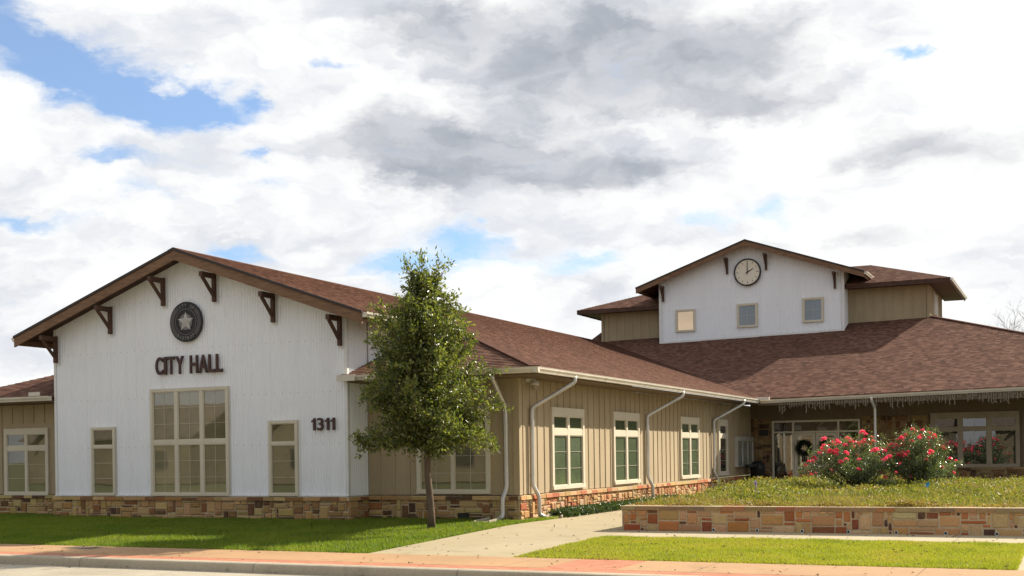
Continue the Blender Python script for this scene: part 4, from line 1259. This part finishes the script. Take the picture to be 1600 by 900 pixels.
for k in range(4): mb.quadface([(21.42, 5.6, 1.17 - k * .055), (21.33 + .012 * (k % 2), 5.56 + .03 * (k % 2), 1.15 - k * .055), (21.33 + .012 * ((k + 1) % 2), 5.56 + .03 * ((k + 1) % 2), 1.095 - k * .055), (21.42, 5.6, 1.115 - k * .055)])
mb.build('flag', 'flag_blue', fl)

# ------------------------------------------------------------------ planter
PF = Fr((0, -.7, 0), (1, 0, 0), (0, -1, 0)); PLX0, PLX1 = 16.16, 34.0; PZ0, PZ1 = .30, .80; PT = .885
pw = thing('planter_wall', 'low stone retaining wall of the raised planting bed', 'planter wall', (20, -.7, .36))
mb = masonry(PF, PLX0, PLX1, PZ0, PZ1, 0, PAL_PLANT, 41, cell=.074, wmax=6, hmax=5, thick=.035)
k_ = len(mb.f); PF.box(mb, PLX0 + .002, PLX1, -.30, .004, PZ0, PZ1 - .003); mb.c += [MORTAR] * (len(mb.f) - k_)
LF = Fr((PLX0, 0, 0), (0, 1, 0), (-1, 0, 0))
masonry(LF, -.73, 14, .34, PZ1, 0, PAL_PLANT, 42, cell=.074, wmax=6, hmax=5, mb=mb, thick=.035)
k_ = len(mb.f); LF.box(mb, -.39, 14, -.25, .004, .34, PZ1 - .003); mb.c += [MORTAR] * (len(mb.f) - k_)
mb.build('stone_wall', 'stone', pw, colors=True)
mb = MB(); capcourse(PF, PLX0 - .04, PLX1, PZ1, PT, -.32, .045, [(.34, .14, .065), (.30, .20, .10), (.40, .27, .14), (.26, .17, .09), (.38, .20, .10), (.34, .24, .13)], 43, mb, .3, .65)
capcourse(LF, -.3, 14, PZ1, PT - .004, -.27, .04, PAL_PLANT[:6], 44, mb, .3, .7)
mb.build('cap', 'stone', pw, colors=True)
for x in np.arange(18.05, 30, .86):
    mb = MB(); n = 12; y0, y1 = -.765, -.70; z = float(gz(x, -.8)) + .045
    i0 = 0
    for r, y in ((.026, y0), (.036, y0), (.036, y1)):
        for k in range(n): t = 2 * math.pi * k / n; mb.v.append((x + r * math.cos(t), y, z + r * math.sin(t)))
    for j in range(2):
        for k in range(n): mb.f.append((j * n + k, j * n + (k + 1) % n, (j + 1) * n + (k + 1) % n, (j + 1) * n + k))
    o = mb.build('drain_pipe', 'plastic_white', pw)
    mb = MB(); mb.disc((x, y0 + .006, z), .027, (1, 0, 0), (0, 0, 1), 12, (0, .01, 0)); mb.build('drain_hole', 'black_metal', o)


def bedz(x, y):
    return .79 + .05 * np.clip((y - 1) / 10, 0, 1) + .02 * np.sin(x * 1.3 + y * .7)


def grid_obj(name, x0, x1, y0, y1, fn, mat, nx=30, ny=30):
    xs = np.linspace(x0, x1, nx + 1); ys = np.linspace(y0, y1, ny + 1); X, Y = np.meshgrid(xs, ys); Z = fn(X, Y)
    f = [(j * (nx + 1) + i, j * (nx + 1) + i + 1, (j + 1) * (nx + 1) + i + 1, (j + 1) * (nx + 1) + i) for j in range(ny) for i in range(nx)]
    return raw(name, np.stack([X.ravel(), Y.ravel(), Z.ravel()], 1), f, mat)


structure(grid_obj('planting_bed', 16.3, 32, -.42, 15.5, lambda x, y: bedz(x, y) - .02, 'bed_soil'))


# ------------------------------------------------------------------ vegetation
def scatter_sprigs(name, n, xr, yr, zf, hgt, leaf, mat, label, cat, per=9, dens=None, seed=1, spread=.10):
    """ground cover: sprigs of several small leaves each"""
    r = np.random.default_rng(seed)
    x = r.uniform(*xr, n * 2); y = r.uniform(*yr, n * 2)
    if dens is not None:
        k = r.random(n * 2) < dens(x, y); x, y = x[k], y[k]
    x, y = x[:n], y[:n]; n = len(x)
    h = hgt(x, y) * r.uniform(.6, 1.25, n)
    lean = r.normal(0, .35, (n, 2))
    t = r.random((n, per)) ** .7
    bx = x[:, None] + lean[:, :1] * h[:, None] * t + r.normal(0, spread, (n, per)) * .6
    by = y[:, None] + lean[:, 1:] * h[:, None] * t + r.normal(0, spread, (n, per)) * .6
    bz = zf(x, y)[:, None] + h[:, None] * t
    P = np.stack([bx, by, bz], -1).reshape(-1, 3); m = len(P)
    D = rand_dirs(m, r); D[:, 2] = np.abs(D[:, 2]) * .8 + .15
    v, f = leaf_mesh(P, D, rand_dirs(m, r), leaf * r.uniform(.6, 1.3, m), leaf * .42 * r.uniform(.7, 1.3, m))
    patch = .5 + .5 * np.sin(x * 1.1 + 1.7 * np.sin(y * .8)) * np.sin(y * 1.5 + x * .35)
    dry = (.42 * np.exp(-(y + .4) / 1.1) + .38 * (patch > .72)) if mat == 'bed_leaf' else 0 * x
    rv = np.clip(np.repeat(r.random(n) * .62 + dry, per) + (r.random(m) - .3) * .4, 0, 1.25)
    o = fast(name, v, f, mat, None, np.repeat(rv, 4))
    return tag(o, label, cat, None, 'stuff')


def bed_h(x, y):
    lump = .5 + .5 * np.sin(x * 1.7 + .5 * y + 1.3 * np.sin(y * .9)) * np.sin(y * 1.1 + x * .6)
    base = .055 + .15 * np.clip((y - .2) / 5, 0, 1)
    left = .10 * np.exp(-((x - 17.6) / 1.6) ** 2) * np.clip((y - 1) / 3, 0, 1)
    return base * (.55 + .9 * lump) + left


def bed_dens(x, y):
    lump = .5 + .5 * np.sin(x * 2.3 + y) * np.sin(y * 1.7 - x * .8)
    return np.clip((1.15 - y / 16) * (.35 + .75 * lump), .15, 1)


scatter_sprigs('ground_cover', 15000, (16.25, 26), (-.42, 15), bedz, bed_h, .07, 'bed_leaf', 'yellow green ground cover filling the raised planting bed', 'ground cover', 9, bed_dens, 3)
scatter_sprigs('ground_cover', 4200, (16.3, 25), (-.5, .2), lambda x, y: bedz(x, y) + .02, lambda x, y: .10 + .07 * np.sin(x * 3.1) * np.sin(x * 1.3 + 2), .055, 'bed_leaf', 'dry low ground cover creeping over the planter coping', 'ground cover', 7, lambda x, y: .5 + .5 * np.sin(x * 2.1 + 1) * np.sin(x * .9), 31)


scatter_sprigs('ivy', 2600, (13.22, 13.72), (2.3, 11.5), lambda x, y: gz(x, y), lambda x, y: .16 + 0 * x, .075, 'ivy_leaf', 'dark green ivy growing along the sunlit stone base', 'ground cover', 8, None, 4, .08)


def grass(name, n, xr, yr, mat, hmin, hmax, label, seed, keep=None, w=.007, zf=None, cat='grass'):
    r = np.random.default_rng(seed)
    x = r.uniform(*xr, n); y = r.uniform(*yr, n)
    if keep is not None: k = keep(x, y); x, y = x[k], y[k]
    n = len(x)
    clump = .5 + .5 * np.sin(x * 3.1 + np.sin(y * 2.3) * 2) * np.sin(y * 2.7 + np.sin(x * 1.9) * 2)
    h = r.uniform(hmin, hmax, n) * (.75 + .5 * clump)
    a = r.uniform(0, 2 * np.pi, n); ln = r.normal(0, .45, (n, 2)) * h[:, None]
    z = gz(x, y) if zf is None else zf(x, y)
    ww = w * r.uniform(.7, 1.4, n)
    p0 = np.stack([x - np.cos(a) * ww, y - np.sin(a) * ww, z], 1); p1 = np.stack([x + np.cos(a) * ww, y + np.sin(a) * ww, z], 1)
    p2 = np.stack([x + ln[:, 0], y + ln[:, 1], z + h], 1)
    v = np.stack([p0, p1, p2], 1).reshape(-1, 3); f = np.arange(3 * n).reshape(-1, 3)
    o = fast(name, v, f, mat, None, np.repeat(np.clip(r.random(n) * .8 + (1 - clump) * .2, 0, 1), 3))
    return tag(o, label, cat, None, 'stuff')


grass('grass', 230000, (-4.5, 13.62), (-6.38, .85), 'grass_green', .04, .085, 'green lawn in front of the white gable, half in shade', 11,
      lambda x, y: (y < np.where((x > 0) & (x < 9.2), -.02, .82)))
grass('grass', 14000, (13.18, 13.66), (.8, 9), 'grass_green', .03, .07, 'narrow grass strip between the tan wing and the path', 12)
grass('grass', 150000, (16.33, 23.77), (-6.37, -2.33), 'grass_yellow', .03, .06, 'yellowing lawn between sidewalk and planter', 13)


grass('dry_grass', 26000, (16.3, 26), (-.4, 13), 'dry_blade', .08, .30, 'wispy dry grass stalks growing through the ground cover', 14, lambda x, y: np.sin(x * 1.4 + y * .7) * np.sin(y * 1.3 - x * .5) > -.35, .006, bedz)


def fallen_leaves():
    r = np.random.default_rng(77); P = []
    for n, xr, yr, lift in ((70, (13.7, 16.3), (-6.2, 6), .016), (90, (2, 24), (-8.3, -6.35), .018), (40, (2, 24), (-8.75, -8.48), -.13), (110, (16.4, 23.7), (-6.3, -2.4), .04), (120, (4, 13.5), (-6.3, -1), .06), (40, (16.4, 24), (-2.3, -.8), .016)):
        x, y = r.uniform(*xr, n), r.uniform(*yr, n); z = np.where(y < -6.35, .312, gz(x, y)) + lift; P.append(np.stack([x, y, z], 1))
    P = np.concatenate(P); n = len(P); D = rand_dirs(n, r); D[:, 2] *= .25
    N = rand_dirs(n, r) * .4 + np.array([0, 0, 1.])
    v, f = leaf_mesh(P, D, N, r.uniform(.04, .085, n), r.uniform(.025, .045, n))
    tag(fast('fallen_leaves', v, f, 'dead_leaf', None, np.repeat(r.random(n), 4)), 'brown fallen leaves scattered over lawn, path and sidewalk', 'fallen leaves', None, 'stuff')


fallen_leaves()


def young_oak():
    bx, by, bz = 12.33, -1.85, float(gz(12.1, -1.6)) - .03
    T = thing('oak_tree', 'young evergreen oak with slim trunk growing in the lawn before the tan wing', 'tree', (bx, by, bz))
    r = np.random.default_rng(5)
    mb = MB()
    H = 5.45
    trunk = [Vector((bx + .02 * math.sin(k * 1.3) - .10 * k / 14 , by + .03 * math.cos(k * 1.1), bz + H * k / 14)) for k in range(15)]
    rad = [.094 if k == 0 else .076 * (1 - k / 14) ** .8 + .006 for k in range(15)]
    mb.tube(trunk, rad, 10)
    def at(z):
        k = min(max((z - bz) / H * 14, 0), 13.999); i = int(k); return trunk[i].lerp(trunk[i + 1], k - i)
    def reach(h):      # crown half width by height above ground
        return float(np.interp(h, [1.5, 1.9, 2.4, 3.0, 3.6, 4.1, 4.6, 5.2, 5.8, 6.1], [.65, 1.22, 1.58, 1.62, 1.34, .98, .60, .30, .2, .1]))
    LP, LD, LN = [], [], []
    nb = 132
    for b in range(nb):
        h = 1.92 + (H - 2.0) * ((b + r.random()) / nb) ** 1.3
        az = b * 2.39996 + r.normal(0, .3)
        if h > 2.6 and r.random() < .12: continue
        L = reach(h) * (r.uniform(.72, 1.12) if r.random() > .3 else r.uniform(.5, 1.28))
        if h < 3.0: L = min(L, reach(h) * .98)
        rise = r.uniform(.15, .55) if h < 2.6 else r.uniform(.5, 1.05)
        if h < 1.9: rise = r.uniform(-.18, .2)
        d = Vector((math.cos(az), math.sin(az), rise)); 
        p = at(bz + h - .25); pts = [p]; nseg = 7
        for k in range(nseg):
            d = (d + Vector(r.normal(0, .13, 3).tolist()) + Vector((0, 0, .03))).normalized()
            p = p + d * (L / nseg * 1.12); pts.append(p)
        mb.tube(pts, [max(.004, .028 * (L / 1.4) * (1 - k / (nseg + .5))) for k in range(nseg + 1)], 5, False)
        if h < 4.2:                      # inner shoots that close the core
            for k in range(1, 5):
                for _ in range(26):
                    c = pts[k] + Vector(r.normal(0, .13, 3).tolist()); LP.append(c[:]); LD.append(rand_dirs(1, r)[0]); LN.append(rand_dirs(1, r)[0] + np.array([0, 0, .6]))
        for k in range(2 if h < 3.6 else 1, nseg + 1):
            ntw = int(r.integers(4, 8)) if h < 3.6 else (int(r.integers(3, 5)) if h < 4.4 else int(r.integers(1, 3)))
            for _ in range(ntw):
                td = Vector(rand_dirs(1, r)[0].tolist()) + d * .8 + Vector((0, 0, .25)); td.normalize()
                tl = r.uniform(.14, .36) * (1.0 if h < 4.6 else .8); q = pts[k] + (pts[k] - pts[k - 1]) * -r.random()
                if r.random() < .35: mb.tube([q, q + td * tl], [.005, .002], 3, False)
                nl = int(r.integers(9, 17))
                tt = r.uniform(.15, 1.05, nl)
                for s in tt:
                    c = q + td * (tl * s) + Vector(r.normal(0, .028, 3).tolist())
                    LP.append(c[:]); dd = td * .7 + Vector(rand_dirs(1, r)[0].tolist()) * .9; LD.append(np.array(dd[:])); LN.append(rand_dirs(1, r)[0] + np.array([0, 0, .6]))
    # leading shoots at the top
    for s_ in ((-.05, 0, 1), (.35, .2, 1.1), (-.3, -.2, 1), (.55, .35, 1.0), (.1, -.35, 1.1), (-.5, .1, .9)):
        d = Vector(s_).normalized(); p = at(bz + 4.75); pts = [p + d * (.98 * k / 6) + Vector(r.normal(0, .02, 3).tolist()) for k in range(7)]
        mb.tube(pts, [.012 - .0015 * k for k in range(7)], 4, False)
        for k in range(1, 7):
            for _ in range(15):
                c = pts[k] + Vector(r.normal(0, .075, 3).tolist()); LP.append(c[:]); LD.append(np.array((d * .7 + Vector(rand_dirs(1, r)[0].tolist()) * .8)[:])); LN.append(rand_dirs(1, r)[0])
    mb.build('trunk', 'bark', T, True)
    LP, LD, LN = np.array(LP), np.array(LD), np.array(LN); n = len(LP)
    v, f = leaf_mesh(LP, LD, LN, r.uniform(.065, .125, n), r.uniform(.030, .050, n))
    fast('crown', v, f, 'oak_leaf', T, np.repeat(r.random(n), 4))
    return n


young_oak()


def rose_bush(x, y, z, rx, ry, h, seed, label, nfl, cutx=None):
    T = thing('rose_bush', label, 'rose bush', (x, y, z), 'rose bushes in the planting bed')
    r = np.random.default_rng(seed)
    mb = MB(); LP, LD, tips = [], [], []
    for b in range(64):
        az = r.uniform(0, 2 * np.pi); s = r.random() ** .55
        ex_, ey_ = x + rx * s * math.cos(az), y + ry * s * math.sin(az)
        ez_ = z + h * (1.0 - .62 * s ** 2.4) * r.uniform(.80, 1.04)
        if b % 4 == 0: ez_ = z + h * r.uniform(.22, .6)
        p0 = Vector((x + r.normal(0, .16), y + r.normal(0, .16), z)); p2 = Vector((ex_, ey_, ez_)); p1 = p0.lerp(p2, .5) + Vector((0, 0, .18 * h)) + Vector(r.normal(0, .05, 3).tolist())
        pts = [p0 * (1 - t) ** 2 + p1 * 2 * t * (1 - t) + p2 * t * t for t in np.linspace(0, 1, 9)]
        mb.tube(pts, [.014 - .0013 * k for k in range(9)], 5, False)
        tips.append((pts[-1], s))
        for k in range(3, 9):
            for _ in range(2 if k < 5 else 4):
                td = Vector(rand_dirs(1, r)[0].tolist()) + (pts[k] - pts[k - 1]).normalized() * .5; td.normalize(); tl = r.uniform(.10, .26)
                for t in r.uniform(.2, 1.1, 13):
                    c = pts[k] + td * (tl * t) + Vector(r.normal(0, .035, 3).tolist()); LP.append(c[:]); LD.append((td * .5 + Vector(rand_dirs(1, r)[0].tolist()))[:])
    mb.build('stems', 'stem', T, True)
    LP = np.array(LP); n = len(LP)
    v, f = leaf_mesh(LP, np.array(LD), rand_dirs(n, r) + np.array([0, 0, .7]), r.uniform(.035, .062, n), r.uniform(.02, .034, n))
    fast('foliage', v, f, 'rose_leaf', T, np.repeat(r.random(n), 4))
    # blossoms: one cupped cluster mesh, copied
    np_ = 34
    dd = rand_dirs(np_, r); dd[:, 2] = np.abs(dd[:, 2]); P = dd * .018
    v, f = leaf_mesh(P, dd, rand_dirs(np_, r), r.uniform(.035, .055, np_), r.uniform(.035, .05, np_), .35)
    first = None
    order = sorted(tips, key=lambda q: -q[0].z)
    cand = []
    for p, s in order[:44]:
        for _ in range(3): cand.append(p + Vector((r.normal(0, .10), r.normal(0, .10), abs(r.normal(.02, .05)))))
    r2 = random.Random(seed); r2.shuffle(cand)
    side = []
    for _ in range(int(nfl * .2)):
        az = r.uniform(0, 2 * np.pi); side.append(Vector((x + rx * .95 * math.cos(az), y + ry * .95 * math.sin(az), z + h * r.uniform(.2, .62))))
    for k, p in enumerate(cand[:nfl - len(side)] + side):
        if first is None:
            o = fast('flower', v + np.array(p), f, 'petal', T, np.repeat(r.random(np_), 4))
            # recentre the shared mesh on its own origin
            me = o.data; q = np.empty(len(me.vertices) * 3, dtype=np.float32); me.vertices.foreach_get('co', q); q = q.reshape(-1, 3) - (np.array(p) - np.array(WL[T.name])); me.vertices.foreach_set('co', q.astype(np.float32).ravel()); me.update()
            first = o
        else:
            o = first.copy(); C.objects.link(o); o.parent = T
        o.location = p - WL[T.name]
        o.rotation_euler = (r2.uniform(-.5, .5), r2.uniform(-.5, .5), r2.uniform(0, 6)); sc_ = r2.uniform(.8, 1.5) if p.z > z + h * .6 else r2.uniform(.7, 1.15); o.scale = (sc_, sc_, sc_)


rose_bush(19.45, 7.8, .82, 1.36, 1.15, 1.50, 8, 'larger rose bush with pink red blossoms, standing nearer the entrance doors', 88)
rose_bush(20.85, 8.4, .82, 1.0, .95, 1.58, 9, 'smaller rose bush with pink red blossoms, standing before the wide window', 58)

# purple flower spike in the bed
sv = thing('flower_spike', 'single pale purple flower spike rising from the ground cover', 'flower', (17.75, 3.9, .85))
mb = MB(); mb.tube([(17.75, 3.9, .82), (17.76, 3.9, 1.2)], .005, 5); mb.build('stem', 'stem', sv)
n = 160; hh = rng.uniform(1.02, 1.26, n); P = np.stack([17.755 + rng.normal(0, .018, n), 3.9 + rng.normal(0, .018, n), hh], 1)
v, f = leaf_mesh(P, rand_dirs(n), rand_dirs(n), np.full(n, .03), np.full(n, .018)); fast('petals', v, f, 'purple_petal', sv, np.repeat(rng.random(n), 4))


def bare_tree(x, y, z, H, spread, seed):
    T = thing('bare_tree', 'leafless tree top showing beyond the right roof hip', 'tree', (x, y, z)); r = random.Random(seed); trunk = MB(); br = MB()
    def grow(mb, p, d, L, rad, lev):
        pts = [p]
        for k in range(5):
            d = (d + Vector((r.gauss(0, .12), r.gauss(0, .12), r.gauss(.02, .08)))).normalized(); p = p + d * L / 5; pts.append(p)
        mb.tube(pts, [rad * (1 - .12 * k) for k in range(6)], 5 if lev > 1 else 8, False)
        if lev >= 6: return
        for k in range(r.choice((2, 3, 3)) if lev else 5):
            q = pts[r.choice((3, 4, 5, 5))]; a = r.uniform(0, 6.28); s = r.uniform(.45, .95) * spread
            nd = (d + Vector((math.cos(a) * s, math.sin(a) * s, r.uniform(-.15, .3)))).normalized()
            grow(br, q, nd, L * r.uniform(.6, .82), rad * .55, lev + 1)
    grow(trunk, Vector((x, y, z)), Vector((0, 0, 1)), H * .34, .22, 0)
    zt_ = max(p[2] for p in br.v); k_ = H / (zt_ - z)
    for m_ in (trunk, br): m_.v = [(x + (p[0] - x) * k_, y + (p[1] - y) * k_, z + (p[2] - z) * k_) for p in m_.v]
    trunk.build('trunk', 'bark_grey', T, True); br.build('crown', 'bark_grey', T, True)


bare_tree(19.7, 72, .1, 12.9, 1.0, 4)

# ------------------------------------------------------------------ houses across the street (seen mirrored in the panes)
def house(x0, x1, y0, h, label):
    T = thing('brick_house', label, 'house', ((x0 + x1) / 2, y0, .1), 'houses across the street')
    xm = (x0 + x1) / 2; y1 = y0 - 9
    mb = MB(); mb.box((x0, y1, .1), (x1, y0, h)); mb.prism([(x0 + 2, y0 + .8, .1), (x0 + 8, y0 + .8, .1), (x0 + 8, y0 + .8, h), (x0 + 5, y0 + .8, h + 2.2), (x0 + 2, y0 + .8, h)], (0, -.9, 0)); mb.build('wall', 'house_brick', T)
    mb = MB()
    ym = (y0 + y1) / 2
    mb.hexa([(x0 - .5, y0 + .5, h), (x1 + .5, y0 + .5, h), (x1 + .5, ym, h + 2.6), (x0 - .5, ym, h + 2.6)], [(x0 - .5, y0 + .5, h + .15), (x1 + .5, y0 + .5, h + .15), (x1 + .5, ym, h + 2.75), (x0 - .5, ym, h + 2.75)])
    mb.hexa([(x1 + .5, y1 - .5, h), (x0 - .5, y1 - .5, h), (x0 - .5, ym, h + 2.6), (x1 + .5, ym, h + 2.6)], [(x1 + .5, y1 - .5, h + .15), (x0 - .5, y1 - .5, h + .15), (x0 - .5, ym, h + 2.75), (x1 + .5, ym, h + 2.75)])
    for s in (-1, 1): mb.prism([(x0 + 5, y0 + 1.2, h + 2.35), (x0 + 5 + s * 3.6, y0 + 1.2, h - .2), (x0 + 5 + s * 3.6, y0 + 1.2, h - .05), (x0 + 5, y0 + 1.2, h + 2.55)], (0, -4, 0))
    mb.build('roof', 'house_roof', T)
    for a in (x0 + 3.6, x0 + 11, x1 - 4):
        mb = MB(); yy = y0 + (.8 if a < x0 + 8 else 0); mb.box((a, yy, 1.1), (a + 1.8, yy + .05, 2.6)); o = mb.build('window', 'house_roof', T); mb = MB(); mb.quadface([(a + .1, yy + .06, 1.2), (a + 1.7, yy + .06, 1.2), (a + 1.7, yy + .06, 2.5), (a + .1, yy + .06, 2.5)]); mb.build('pane', 'blind_dark', o)


house(-52, -34, -46, 3.4, 'plain brick house with gable porch farthest along the street opposite')
house(-29, -10, -47, 3.6, 'plain brick house with gable porch diagonally opposite the hall')
house(-4, 14, -47, 3.4, 'plain brick house with gable porch straight across from the hall')
house(18, 38, -48, 3.5, 'plain brick house with gable porch behind the photographer')
